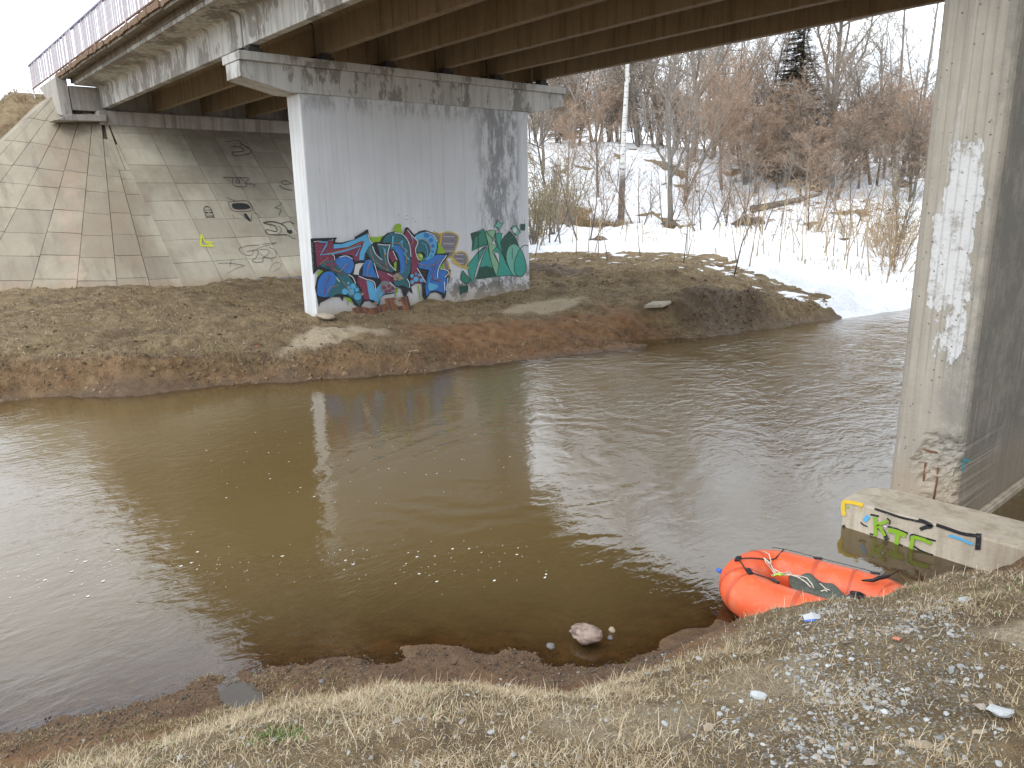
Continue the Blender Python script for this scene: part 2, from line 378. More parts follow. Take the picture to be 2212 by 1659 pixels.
# ---------------------------------------------------------------- snow
SNOW_EDGE = polyline([(-80, 24)] + [W0(1143, 545, 1.05), W0(1300, 548, 1.03), W0(1440, 552, 1.0), W0(1540, 556, 1.), W0(1620, 580, .95), W0(1720, 600, .85), W0(1800, 625, .7), W0(1880, 655, .4), W0(1965, 667, .12)] + [(-7.6, 23.2), (-4, 29.5), (2, 34), (12, 38.5), (60, 46)])
def snow_depth(x, y):
    d = sdist(x, y, SNOW_EDGE)
    n = fbm(x * .55, y * .55, 61, 4); n2 = fbm(x * 2.3, y * 2.3, 62, 4)
    e = d + n * .4 + n2 * .25
    dep = .30 * sstep(0, .8, e) + .05 * sstep(0, 6, e) - .02
    dist = np.hypot(x, y)
    bare = sstep(.07, .22, fbm(x * .42 + 3, y * .42, 64, 4) * .8 + fbm(x * 1.9, y * 1.9, 65, 3) * .35) * sstep(33, 38, dist)
    # bare brush-covered ground below the birch
    q = np.exp(-(((x + 29.5) / 5.0) ** 2 + ((y - 30.5) / 1.6) ** 2)) + .8 * np.exp(-(((x + 33) / 3.0) ** 2 + ((y - 33) / 1.6) ** 2))
    bare = np.maximum(bare, sstep(.45, .7, q + n * .5))
    hol = .06 * np.clip(n2 - .1, 0, 1) * sstep(1, 4, e)
    dep = dep * (1 - 1.25 * bare) - hol - .12 * sstep(.16, .3, fbm(x * 3.1, y * 3.1, 66, 3)) * sstep(20, 30, dist)
    return dep
def snow_z(x, y): return height(x, y, False) + np.where(True, fbm(x * .9, y * .9, 11, 4) * 0.10, 0) + snow_depth(x, y) + fbm(x * 1.3, y * 1.3, 68, 3) * .07 + fbm(x * 4.5, y * 4.5, 69, 3) * .05
def snow_material():
    n = N('snow'); P = n.pos
    v = n.noise(P, 3, 5, .6); f = n.noise(P, 25, 4, .7)
    c = n.mix(n.ramp(v, (.35, 0.0), (.7, 1.0)), (.92, .92, .93), (.83, .84, .85))
    dirt = n.ramp(n.noise(P, 9, 6, .75), (.58, 0.0), (.70, .55))
    c = n.mix(dirt, c, (.42, .36, .29))
    return n.bsdf(c, .6, n.bump(n.addm(n.mul(v, 3), f), .05, .8), **{'Subsurface Weight': 0.0})
MAT_SNOW = snow_material()
sx = np.concatenate([axis([(-75, -45, .8), (-45, -25, .3), (-25, -6, .13), (-6, 40, 1.2)])])
sy = np.concatenate([axis([(15, 27, .13), (27, 50, .3), (50, 100, 1.2)])])
snow, SVt = grid_mesh('snow', sx, sy, snow_z, MAT_SNOW, keep=lambda x, y, z: z > height(x, y) - .02)
tag(snow, kind='structure')

# ---------------------------------------------------------------- water
def water_material():
    n = N('river_water'); P = n.pos
    dep = n.attr('depth', 'Fac')
    opac = n.math('SUBTRACT', 1.0, n.math('POWER', 2.718, n.mul(dep, -5.0)))
    x, y, z = n.xyz(P)
    # how lively the surface is: calm under the middle of the bridge, restless in the current beyond
    d = n.map(P, (1, 1, 1), rot=(0, 0, math.radians(-17)))
    warp = n.noise(P, .35, 3, .5)
    rest = n.math('MAXIMUM', n.mul(n.band(y, 6.0, 9.5), n.ramp(n.noise(P, .45, 3, .6), (.3, .35), (.6, 1.0))), 0.0)
    left = n.mul(n.math('SUBTRACT', 1.0, n.band(y, 1.6, 4.2)), n.ramp(n.noise(P, .6, 3, .6), (.42, .12), (.62, .8)))
    act = n.math('ADD', n.math('MAXIMUM', rest, n.mul(left, .5)), .20)
    st = n.map(P, (1.0, .42, 1), rot=(0, 0, math.radians(14)))
    r1 = n.noise(st, 8.5, 3, .55, .8); r2 = n.noise(n.map(P, (1.6, .55, 1), rot=(0, 0, math.radians(28))), 15, 3, .6, .5)
    sw = n.noise(n.map(P, (1, .7, 1)), 1.5, 2, .5, 2.2)
    sw2 = n.noise(n.map(P, (1, .8, 1)), 3.6, 2, .5, 1.6)
    h = n.addm(n.mul(r1, .0095), n.mul(r2, .0042))
    h = n.addm(h, n.mul(sw2, .010))
    h = n.mul(h, act)
    h = n.addm(h, n.mul(n.mul(sw, .02), n.math('ADD', n.mul(rest, 1.0), .12)))
    cx_, cy_, _z = [float(v) for v in onz(1330, 985, 0)]
    dd = n.map(P, (1, .8, 0), loc=(-cx_, -cy_ * .8, 0))
    rad = n.node('ShaderNodeVectorMath', {0: n.node('ShaderNodeVectorMath', {0: dd, 1: n.node('ShaderNodeVectorMath', {0: n.node('ShaderNodeTexNoise', {'Vector': P, 'Scale': .7}).outputs['Color'], 1: (1.5, 1.5, 0)}, operation='MULTIPLY').outputs[0]}, operation='ADD').outputs[0]}, operation='LENGTH').outputs['Value']
    ring = n.mul(n.math('SINE', n.addm(n.mul(rad, 17.0), n.mul(n.noise(P, 3, 3), 5.0))), n.mul(n.math('SUBTRACT', 1.0, n.band(rad, 1.2, 3.2)), n.band(rad, .35, .8)))
    h = n.addm(h, n.mul(n.mul(ring, .0022), n.ramp(n.noise(P, 1.1, 3), (.38, 0.0), (.6, 1.0))))
    nm = n.node('ShaderNodeBump', {'Height': h, 'Distance': 1.0, 'Strength': 1.0}).outputs[0]
    mudn = n.noise(P, .5, 4, .55)
    mud = n.mix(mudn, (.122, .080, .030), (.160, .110, .045))
    dif = n.node('ShaderNodeBsdfDiffuse', {'Color': mud, 'Normal': nm})
    tr = n.node('ShaderNodeBsdfTransparent', {'Color': (.94, .82, .62)})
    m1 = n.node('ShaderNodeMixShader', {0: opac, 1: tr.outputs[0], 2: dif.outputs[0]})
    gl = n.node('ShaderNodeBsdfGlossy', {'Color': (1, 1, 1), 'Roughness': .02, 'Normal': nm})
    fr = n.node('ShaderNodeFresnel', {'IOR': 1.58, 'Normal': nm})
    m2 = n.node('ShaderNodeMixShader', {0: fr.outputs[0], 1: m1.outputs[0], 2: gl.outputs[0]})
    n.t.links.new(m2.outputs[0], n.out.inputs[0])
    return n.mat
MAT_WATER = water_material()
wx = np.concatenate([geo_axis(-17, -60, .5, 1.25)[::-1], axis([(-16.8, -5.8, .25), (-5.8, -1, .05), (-1, 6, .5)]), geo_axis(6, 220, .6, 1.2)])
wy = np.concatenate([geo_axis(-3, -90, .5, 1.25)[::-1], axis([(-2.8, 7, .06), (7, 24, .3)]), geo_axis(24, 80, .5, 1.2)])
water, WV = grid_mesh('river_water', wx, wy, lambda x, y: np.zeros_like(x), MAT_WATER, keep=lambda x, y, z: height(x, y) < .12)
tag(water, kind='structure')
at = water.data.attributes.new('depth', 'FLOAT', 'POINT')
at.data.foreach_set('value', np.maximum(0, -height(WV[:, 0], WV[:, 1])).astype(np.float32))
# ================================================================ bridge
def concrete(name, base=(.40, .38, .34), paint=None, amt=.5, stain=(.12, .105, .09), streak=.5, wet_tan=None, seed=0.0, boards=0.0, extra=None, bump=.006):
    n = N(name); P = n.map(n.pos, loc=(seed, seed * 1.7, seed * .6))
    mid = n.noise(P, 3, 6, .65); fine = n.noise(P, 26, 5, .7); big = n.noise(P, .7, 4, .6)
    c = n.mix(mid, tuple(v * .72 for v in base), tuple(v * 1.22 for v in base))
    c = n.mix(n.ramp(fine, (.3, .35), (.5, 0.0)), c, tuple(v * .45 for v in base))
    h = n.addm(n.mul(mid, .5), n.mul(fine, .6))
    if paint:
        pc = n.mix(n.noise(P, 1.6, 5, .6), tuple(v * .86 for v in paint), paint)
        pm = n.addm(n.mul(n.noise(n.map(P, (1, 1, .45)), 1.7, 8, .72), 1.0), 0)
        t = .62 - amt * .4
        pmask = n.ramp(pm, (t - .02, 0.0), (t + .02, 1.0))
        if extra: pmask = extra(n, pmask, pm)
        c = n.mix(pmask, c, pc)
        h = n.addm(h, n.mul(pmask, .5))
    # runs of dirty water down the faces
    sk = n.noise(n.map(P, (3.2, 3.2, .16)), 2.2, 6, .7)
    c = n.mix(n.mul(n.ramp(sk, (.46, 0.0), (.68, 1.0)), streak), c, stain)
    c = n.mix(n.mul(n.ramp(big, (.5, 0.0), (.72, 1.0)), streak * .6), c, tuple(v * 1.4 for v in stain))
    if wet_tan:
        x, y, z = n.xyz(n.pos)
        c = n.mix(n.mul(n.math('SUBTRACT', 1.0, n.band(n.addm(z, n.mul(big, .35)), wet_tan[0], wet_tan[1])), .75), c, wet_tan[2])
    if boards:
        x, y, z = n.xyz(n.pos)
        wv = n.math('FRACT', n.mul(n.addm(n.addm(x, y), n.mul(n.noise(n.pos, .8, 2), .02)), 1 / boards))
        g = n.math('LESS_THAN', wv, .10 if boards < .3 else .02)
        h = n.addm(h, n.mul(g, -.9)); c = n.mix(n.mul(g, .28), c, stain)
    return n.bsdf(c, .88, n.bump(h, bump, 1.0))
def pier_peel(n, pm, raw):
    x, y, z = n.xyz(n.pos)
    # paint mostly gone in a dark upright band near the far end, and along the underside of the cap
    fx = n.noise(n.map(n.pos, (1, 1, .3)), 4.5, 8, .75)
    band = n.mul(n.band(y, 11.2, 12.0), n.math('SUBTRACT', 1.0, n.band(y, 12.75, 13.0)))
    b1 = n.mul(n.mul(band, .75), n.ramp(fx, (.43, 0.0), (.54, 1.0)))
    b2 = n.mul(n.mul(n.band(z, 4.75, 5.1), n.ramp(fx, (.46, 0.0), (.56, 1.0))), .5)
    b3 = n.mul(n.mul(n.math('SUBTRACT', 1.0, n.band(z, 1.0, 1.5)), n.band(y, 10.2, 10.8)), n.ramp(n.noise(n.pos, 3.5, 8, .7), (.46, 0.0), (.52, 1.0)))
    b4 = n.ramp(n.noise(n.map(n.pos, (1, 1, .25)), 7, 8, .8), (.69, 0.0), (.72, .8))
    bad = n.math('MAXIMUM', n.math('MAXIMUM', b1, b2), n.math('MAXIMUM', b3, b4))
    return n.math('SUBTRACT', 1.0, bad, clamp=True)
MAT_PIER = concrete('painted_pier', (.16, .16, .16), (.70, .71, .73), 2.0, (.36, .35, .34), .22, (.7, 1.35, (.42, .34, .24)), 1.0, .61, pier_peel, .004)
MAT_PIER_END = concrete('whitewashed_pier_end', (.3, .29, .27), (.74, .74, .73), 1.2, (.3, .28, .25), .4, (.7, 1.0, (.42, .34, .24)), 4.0, .17, None, .005)
MAT_CAP = concrete('cap_concrete', (.30, .285, .25), (.60, .59, .56), .40, (.19, .175, .15), .5, None, 3.0, 0, None, .006)
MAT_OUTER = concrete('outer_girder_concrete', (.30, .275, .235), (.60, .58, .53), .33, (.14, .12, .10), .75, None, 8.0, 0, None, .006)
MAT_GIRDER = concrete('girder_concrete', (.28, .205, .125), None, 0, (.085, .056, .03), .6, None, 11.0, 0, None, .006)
MAT_DECK = concrete('deck_concrete', (.27, .23, .18), None, 0, (.09, .07, .05), .8, None, 14.0)
MAT_ABUT = concrete('abutment_concrete', (.42, .39, .34), None, 0, (.15, .12, .10), .7, None, 17.0)
MAT_KERB = simple('rusty_stained_kerb', (.20, .12, .07), .9, .7, 9, .02)
MAT_FOOT = concrete('footing_concrete', (.52, .45, .345), None, 0, (.20, .145, .09), .55, (-.2, .12, (.21, .15, .085)), 21.0)
def right_peel(n, pm, raw):
    x, y, z = n.xyz(n.pos)
    fx = n.noise(n.map(n.pos, (1, 1, .5)), 3.2, 9, .72)
    col = n.mul(n.mul(n.band(x, -2.66, -2.54), n.math('SUBTRACT', 1.0, n.band(x, -2.36, -2.2))), n.mul(n.band(z, 1.2, 1.75), n.math('SUBTRACT', 1.0, n.band(z, 3.3, 3.6))))
    wide = n.mul(n.mul(n.math('SUBTRACT', 1.0, n.band(x, -2.42, -2.24)), n.band(z, 1.75, 1.9)), n.mul(n.math('SUBTRACT', 1.0, n.band(z, 2.75, 2.95)), n.band(x, -2.7, -2.6)))
    a = n.math('MAXIMUM', n.mul(col, .9), wide)
    thin = n.ramp(n.noise(n.map(n.pos, (1, 1, .12)), 9, 6, .7), (.60, 0.0), (.66, .7))
    return n.math('MAXIMUM', n.math('GREATER_THAN', n.addm(a, n.mul(fx, 3.2)), 2.34), n.mul(thin, .5))
def right_pier_material():
    n = N('weathered_pier'); P = n.pos; x, y, z = n.xyz(P)
    mid = n.noise(P, 3, 7, .7); fine = n.noise(P, 30, 5, .75); vert = n.noise(n.map(P, (5, 5, .22)), 2.2, 7, .7)
    c = n.mix(mid, (.31, .275, .22), (.50, .45, .37))
    c = n.mix(n.ramp(vert, (.40, 0.0), (.66, .65)), c, (.25, .22, .175))
    # grey mottling on the long side and lower corner
    side = n.band(x, -2.36, -2.2)
    sm = n.mul(n.mul(n.math('MAXIMUM', side, n.mul(n.math('SUBTRACT', 1.0, n.band(z, 1.6, 2.6)), n.band(x, -2.55, -2.3))), n.band(z, .45, .9)), n.ramp(n.noise(P, 2.4, 9, .75), (.42, .0), (.56, 1.0)))
    c = n.mix(n.mul(sm, .72), c, n.mix(fine, (.13, .125, .105), (.30, .285, .245)))
    pk = right_peel(n, None, None)
    pk = n.mul(pk, n.ramp(n.noise(P, 9, 6, .75), (.34, .15), (.48, 1.0)))
    c = n.mix(n.mul(pk, .92), c, n.mix(mid, (.54, .53, .51), (.70, .69, .67)))
    c = n.mix(n.ramp(n.voro(P, 14), (.05, .75), (.14, 0.0)), c, (.06, .055, .045))
    c = n.mix(n.ramp(n.noise(P, 55, 3, .6), (.70, .0), (.73, .7)), c, (.42, .38, .12))
    c = n.mix(n.mul(n.math('SUBTRACT', 1.0, n.band(z, .3, .75)), .45), c, (.34, .25, .16))
    wv = n.math('FRACT', n.mul(n.addm(n.addm(x, y), n.mul(n.noise(P, .7, 2), .02)), 1 / .075))
    g = n.mul(n.math('LESS_THAN', wv, .16), n.band(z, 1.0, 1.6))
    h = n.addm(n.addm(n.mul(mid, .6), n.mul(fine, .7)), n.addm(n.mul(pk, .5), n.mul(g, -.55)))
    h = n.addm(h, n.mul(n.ramp(n.voro(P, 14), (.02, 0.0), (.12, 1.0)), .6))
    c = n.mix(n.mul(g, .22), c, (.14, .12, .095))
    return n.bsdf(c, .9, n.bump(h, .010, 1.0))
MAT_RPIER = right_pier_material()
MAT_RUST = simple('rusty_metal', (.17, .075, .035), .85, .6, 14, .006)
MAT_RAIL = simple('railing_paint', (.60, .54, .55), .6, .35, 10)
MAT_TOPRAIL = simple('rail_paint_blue', (.14, .12, .22), .5, .2, 10)
MAT_BEARING = simple('bearing_rubber', (.05, .045, .04), .9)

bridge = empty('bridge', (-8.8, 10.1, 0)); tag(bridge, 'concrete road bridge on painted piers crossing the brown river', 'bridge')
BO = Vector((-8.8, 10.1, 0))
def bpart(mb, name, mats, smooth=False, bevel=0, parent=None):
    o = mb.build(name, mats, None, smooth, bevel); o.parent = parent or bridge; o.location = (-BO if parent is None else Vector()); return o
PX = [-15.1, -2.475]; SPANS = [(-26.5, -15.14), (-15.06, -2.52), (-2.44, 10.3)]
GY = [6.21 + 1.5 * k for k in range(6)]
def pier_end_spall(px, pz):
    """depth of broken-away concrete on the near end of the right pier"""
    d = 0.0
    u = (px + 2.34) / .26; v = (pz - .56) / .36
    q = 1 - (u * u + v * v) ** 1.4
    q += float(fbm(np.array([px * 9]), np.array([pz * 9]), 71, 3)[0]) * .8
    if q > 0: d = min(1, q * 2.0) * (.035 + .035 * float(fbm(np.array([px * 24]), np.array([pz * 24]), 72, 4)[0]))
    return d
piers = []
for k, cx_ in enumerate(PX):
    mb = MB()
    y0, y1, z0, z1 = 7.06, 13.2, (-.6 if k else .3), 5.22
    x0, x1 = cx_ - .3, cx_ + .3
    if k == 0:
        mb.box(x0, x1, y0, y1, z0, z1)
        pr = bpart(mb, 'pier', [MAT_PIER, MAT_PIER_END], bevel=.03)
        pr.data.polygons[2].material_index = 1
        pr['label'] = 'white painted pier on the far bank with graffiti'
    else:
        # near end as a fine grid so that the broken concrete is real relief
        pr = None
        r = .07; prof = []
        for (ax, ay, a0) in ((x0 + r, y0 + r, 180), (x1 - r, y0 + r, 270)):
            for j in range(5):
                t = math.radians(a0 + j * 22.5); prof.append((ax + r * math.cos(t), ay + r * math.sin(t)))
        # densify the near face
        a_, b_ = prof[4], prof[5]
        mid_ = [(a_[0] + (b_[0] - a_[0]) * t / 24, a_[1]) for t in range(1, 24)]
        loop = prof[:5] + mid_ + prof[5:] + [(x1, 8.2), (x1, y1), (x0, y1)]
        zs = list(np.arange(.2, 1.25, .02)) + list(np.arange(1.25, 5.2, .2)) + [z1]; zs = [z0] + zs
        V = []; Fc = []
        L = len(loop)
        for zz in zs:
            for (lx, ly) in loop:
                dd = pier_end_spall(lx, zz) if ly < y0 + r + .01 and .2 <= zz <= 1.25 else 0
                V.append((lx - (dd * .5 if lx > x1 - r else 0), ly + dd, zz))
        for i in range(len(zs) - 1):
            for j in range(L): Fc.append((i * L + j, i * L + (j + 1) % L, (i + 1) * L + (j + 1) % L, (i + 1) * L + j))
        Fc.append(tuple(range(len(zs) * L - L, len(zs) * L)))
        mb.add(V, Fc); pr = bpart(mb, 'pier', [MAT_RPIER]); pr['label'] = 'weathered grey pier in the water with broken concrete at its foot'
        for rx in (-2.485, -2.375):
            b = MB(); b.tube([(rx, 7.085, .26), (rx + .004, 7.092, .45), (rx, 7.088, .60)], .009, 6); bpart(b, 'rebar', MAT_RUST, True, parent=pr)
        b = MB(); b.tube([(-2.62, 7.088, .74), (-2.5, 7.092, .715), (-2.38, 7.088, .715)], .010, 6); bpart(b, 'rebar', MAT_RUST, True, parent=pr)
    piers.append(pr)
    mb = MB()
    cxs = cx_
    low = [(5.88, 5.41), (6.85, 5.20), (13.42, 5.20), (14.42, 5.41), (14.42, 5.70), (5.88, 5.70)]
    mb.prism_x(low, cxs - .355, cxs + .345)
    mb.box(cxs - .46, cxs + .44, 5.86, 14.44, 5.702, 5.86)
    bpart(mb, 'pier_cap', MAT_CAP, bevel=.012)
    for gy in GY:
        for s in (-1, 1):
            mb = MB(); mb.box(cx_ + s * .25 - .13, cx_ + s * .25 + .13, gy - .14, gy + .14, 5.86, 5.93); mb.box(cx_ + s * .25 - .1, cx_ + s * .25 + .1, gy - .1, gy + .1, 5.93, 6.0)
            bpart(mb, 'bearing', MAT_BEARING)
# girders: one per line and span, with the coved top of a T-beam
for si, (sx0, sx1) in enumerate(SPANS):
    for gi, gy in enumerate(GY):
        hw = .085
        def cove(side):
            pts = []
            for j in range(6):
                a = math.radians(j * 18); pts.append((side * (hw + .12 * (1 - math.cos(a))), 6.52 + .10 * math.sin(a)))
            return pts
        rgt = [(gy + y_, z_) for y_, z_ in cove(1)]; lft = [(gy + y_, z_) for y_, z_ in cove(-1)]
        ow = .748; oy0 = gy - (ow if gi else .75); oy1 = gy + (ow if gi < 5 else .75)
        prof = [(gy - hw, 6.0), (gy + hw, 6.0)] + rgt + [(oy1, 6.63), (oy1, 6.72), (oy0, 6.72), (oy0, 6.63)] + lft[::-1]
        mb = MB(); mb.prism_x(prof, sx0, sx1)
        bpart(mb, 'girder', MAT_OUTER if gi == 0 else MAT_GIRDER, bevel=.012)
mb = MB(); mb.box(-26.9, 10.7, 5.46, 14.75, 6.724, 6.86); bpart(mb, 'deck_slab', MAT_DECK)
# sidewalk edge slabs, one by one with open joints and ragged rusty edge
rnd = random.Random(4)
xk = -27.0
while xk < 10:
    L = 1.47
    mb = MB(); dz = rnd.uniform(-.012, .012); dy = rnd.uniform(-.015, .015)
    mb.box(xk, xk + L, 5.12 + dy, 6.3, 6.80 + dz + .064, 6.95 + dz); mb.box(xk + .03, xk + L - .03, 5.15 + dy, 5.27 + dy, 6.79 + dz, 6.862 + dz)
    bpart(mb, 'sidewalk_slab', [MAT_DECK], bevel=.01)
    mb = MB(); seg = 7
    for j in range(seg):
        a = xk + j * L / seg; mb.box(a + .004, a + L / seg - .004, 5.085 + dy + rnd.uniform(0, .02), 5.118 + dy, 6.86 + dz - rnd.uniform(0, .035), 6.955 + dz + rnd.uniform(0, .02))
    bpart(mb, 'kerb_edge', [MAT_KERB])
    xk += 1.5
mb = MB(); mb.box(-27, 10.7, 6.3, 13.9, 6.861, 6.94); bpart(mb, 'road_surface', simple('asphalt', (.05, .05, .05), .9))
mb = MB(); mb.box(-27, 10.7, 13.9, 15.05, 6.861, 7.0); bpart(mb, 'sidewalk_slab', MAT_DECK)
# railing
rail = MB(); rail.box(-31.2, -8, 5.10, 5.16, 7.76, 7.80); ro = bpart(rail, 'railing', MAT_TOPRAIL)
ro['label'] = 'upright-bar railing along the edge of the deck'
mb = MB(); mb.box(-31.2, -8, 5.115, 5.15, 7.02, 7.05); bpart(mb, 'bottom_rail', MAT_RUST, parent=ro)
bm0 = MB(); bm0.box(-.011, .011, -.009, .009, 7.05, 7.76); b0 = None
k = 0; x = -31.19
while x < -13.5 and k < 290:
    if b0 is None: b0 = bm0.build('baluster', MAT_RAIL); o = b0
    else: o = b0.copy(); COL.objects.link(o)
    o.parent = ro; o.location = (x, 5.13, 0); o.rotation_euler = (rnd.uniform(-.004, .004), 0, 0)
    x += .076; k += 1
for x in np.arange(-31, -8, 3.0):
    mb = MB(); mb.box(x - .02, x + .02, 5.112, 5.148, 6.72 if x < -27 else 6.95, 7.76); bpart(mb, 'railing_post', MAT_RAIL, parent=ro)
# abutment
mb = MB(); mb.box(-27.4, -26.2, 5.95, 15.4, 5.5, 5.93); bpart(mb, 'abutment_ledge', MAT_ABUT, bevel=.03)
mb = MB(); mb.box(-27.2, -26.56, 5.33, 14.9, 5.935, 6.62); bpart(mb, 'abutment_wall', MAT_ABUT)
mb = MB()
mb.prism_x([(4.7, 5.56), (6.12, 5.60), (6.12, 5.80), (5.1, 5.74)], -26.9, -26.05); bpart(mb, 'abutment_shelf', MAT_ABUT, bevel=.02)
mb = MB(); mb.add([(-29.3, 5.02, 6.85), (-26.6, 5.02, 6.85), (-26.5, 5.02, 5.75), (-27.3, 5.02, 5.9), (-29.3, 5.3, 6.85), (-26.6, 5.3, 6.85), (-26.5, 5.3, 5.75), (-27.3, 5.3, 5.9)],
       [(0, 3, 2, 1), (4, 5, 6, 7), (0, 1, 5, 4), (1, 2, 6, 5), (2, 3, 7, 6), (3, 0, 4, 7)]); bpart(mb, 'wing_wall', MAT_ABUT)
mb = MB(); mb.box(10.35, 11.2, 5.3, 14.9, 3.5, 6.9); bpart(mb, 'abutment_wall', MAT_ABUT)
# footing beam in front of the right pier (long, parallel to the bridge, one end rounded)
mb = MB()
outl = [(1.6, 6.49), (1.6, 7.08), (-2.60, 7.08)] + [(-2.68 + .27 * math.cos(math.radians(a)), 6.81 + .27 * math.sin(math.radians(a))) for a in (100, 118, 136, 154, 172)] + [(-2.95, 6.55), (-2.93, 6.49)]
outl = outl[::-1]
mb.add([(a, b, -.7) for a, b in outl] + [(a, b, .265 + .02 * max(0, a + 2.9) ) for a, b in outl],
       [tuple(range(len(outl)))[::-1], tuple(range(len(outl), 2 * len(outl)))] + [(i, (i + 1) % len(outl), len(outl) + (i + 1) % len(outl), len(outl) + i) for i in range(len(outl))])
footing = bpart(mb, 'footing', MAT_FOOT, bevel=.018); footing['label'] = 'low concrete footing beam with sprayed letters at the water'
mb = MB(); mb.box(-2.17, -2.10, 7.11, 13.2, -.5, .05); mb.tube([(-2.13, 7.11, .06), (-2.13, 13.2, .075)], .012); bpart(mb, 'footing_ledge', MAT_FOOT)

# ---------------------------------------------------------------- slope paving: one slab after another
def slab_material():
    n = N('slope_slab'); P = n.pos; x, y, z = n.xyz(P)
    oi = n.node('ShaderNodeObjectInfo').outputs['Random']
    mid = n.noise(P, 1.6, 6, .65); fine = n.noise(P, 22, 5, .7); big = n.noise(P, .45, 4, .6)
    under = n.band(y, 5.6, 6.8)          # slabs under the deck stay pale, those outside are weathered brown
    pale = n.mix(mid, (.50, .455, .34), (.68, .63, .50)); brn = n.mix(mid, (.235, .195, .14), (.39, .34, .25))
    c = n.mix(under, brn, pale)
    c = n.mix(n.mul(n.ramp(n.noise(n.map(P, (.5, 2.6, .5), rot=(0, 0, .2)), 1.2, 6, .7), (.48, 0.0), (.68, .6)), n.math('SUBTRACT', 1.0, n.mul(under, .6))), c, (.15, .12, .09))
    # salmon stain running down the cone
    cn = n.math('SUBTRACT', n.addm(y, n.mul(x, .27)), 0)
    q = n.math('ABSOLUTE', n.math('SUBTRACT', cn, n.addm(-2.1, n.mul(n.math('SUBTRACT', mid, .5), 2.2))))
    c = n.mix(n.mul(n.math('SUBTRACT', 1.0, n.band(q, .05, .45)), n.mul(n.ramp(n.noise(P, 1.5, 5, .7), (.42, 0.0), (.6, .6)), n.math('SUBTRACT', 1.0, under))), c, (.42, .31, .225))
    upper_dark = n.mul(n.band(z, 3.0, 5.2), n.mul(n.band(y, 6.6, 8.8), .65))  # slabs darken to brown towards the top, growing stronger away from the cone
    c = n.mix(n.mul(upper_dark, n.ramp(mid, (.3, 1.0), (.7, .6))), c, (.07, .055, .04))
    c = n.mix(n.mul(n.ramp(big, (.48, 0.0), (.66, .55)), 1.0), c, (.24, .17, .11))
    c = n.mix(n.ramp(fine, (.28, .4), (.42, 0.0)), c, (.10, .08, .06))
    c = n.mix(n.math('MULTIPLY', oi, .5), c, (.22, .185, .14))
    c = n.mix(n.mul(n.math('SUBTRACT', 1.0, n.band(n.addm(z, n.mul(mid, .5)), 1.15, 1.55)), .6), c, (.30, .20, .12))
    return n.bsdf(c, .9, n.bump(n.addm(mid, n.mul(fine, .5)), .01, .8))
MAT_SLAB = slab_material()
MAT_JOINT = simple('joint_dirt', (.07, .055, .04), .95)
paving = MB()
SN = Vector((SLOPE, 0, 1)).normalized()
ROWS = [5.60, 5.26, 4.80, 4.28, 3.735, 3.21, 2.67, 2.13, 1.53, .93, .72]
ROWSF = [5.60, 5.26, 4.80, 4.28, 3.735, 3.21, 2.67, 2.13, 1.53, .93, .72]
ROWSC = [5.60, 5.0, 4.42, 3.84, 3.40, 2.82, 2.26, 1.72, 1.17, .70]
def zx(z): return -26.35 + (5.6 - z) / SLOPE
# backing sheet (mortar in the joints)
def cone_pt(theta, z, off=0.0):
    """theta 0 = straight down the river face, -90 = out along -Y; z as on the river face, 5.6 top to .7 toe"""
    s_ = (5.6 - z) / 4.9; a = math.radians(theta); u = float(sstep(0, 1, -theta / 90)); u2 = max(0.0, (-theta - 40) / 50)
    T = Vector((-26.35 - 1.25 * u, 6.2 - 1.15 * u, 5.6 + .85 * u))
    Bp = Vector((-26.35 - 1.25 * u + 5.645 * math.cos(a), 6.2 + (4.75 + 2.5 * u2 - 1.15 * 0) * math.sin(a), .7))
    p = T.lerp(Bp, s_); p.z += off
    return tuple(p)
bk = MB(); th = list(range(0, -91, -6)); zz = [5.62, .6]
V = []; 
for t in th: V += [cone_pt(t, 5.6, -.06), cone_pt(t, .6, -.06)]
Fb = [(2 * i, 2 * i + 2, 2 * i + 3, 2 * i + 1) for i in range(len(th) - 1)]
bk.add(V, Fb)
a = cone_pt(0, 5.6, -.06); b = cone_pt(0, .6, -.06)
bk.add([a, b, (b[0], 15.5, b[2]), (a[0], 15.5, a[2])], [(0, 1, 2, 3)])
a = cone_pt(-90, 5.6, -.06); b = cone_pt(-90, .6, -.06)
bk.add([a, b, (-31.6, b[1], b[2]), (-31.6, a[1], a[2])], [(1, 0, 3, 2)])
pave = bk.build('slope_paving', MAT_JOINT); tag(pave, kind='structure')
pave['label'] = 'concrete slab paving on the embankment slope and cone under the bridge end'
def slab(quad, t=.07, gap=.007, lift=0.0):
    q = [Vector(p) for p in quad]; c = sum(q, Vector()) / 4
    nrm = (q[2] - q[0]).cross(q[3] - q[1]).normalized()
    if nrm.z < 0: nrm = -nrm; q = q[::-1]
    out = []
    for i in range(4):
        a = (q[(i + 1) % 4] - q[i]); b = (q[(i - 1) % 4] - q[i])
        la, lb = a.length, b.length
        v = q[i].copy()
        if la > .06: v = v + a / la * gap
        if lb > .06: v = v + b / lb * gap
        out.append(v)
    dz = [rnd.uniform(-.006, .006) + lift for _ in range(4)]
    top = [v + nrm * d for v, d in zip(out, dz)]; bot = [v - nrm * t for v in out]
    ch = [v * .985 + c * .015 + nrm * (.004) for v in top]
    f = [(8, 9, 10, 11)] + [(4 + i, 4 + (i + 1) % 4, 8 + (i + 1) % 4, 8 + i) for i in range(4)] + [(i, (i + 1) % 4, 4 + (i + 1) % 4, 4 + i) for i in range(4)]
    o = mesh_obj('slab', [tuple(v - c) for v in bot + top + ch], f, MAT_SLAB, pave); o.location = c
    return o
ycols = [6.32, 7.32, 8.30, 9.28, 10.26, 11.24, 12.2, 13.2, 14.2, 15.2]
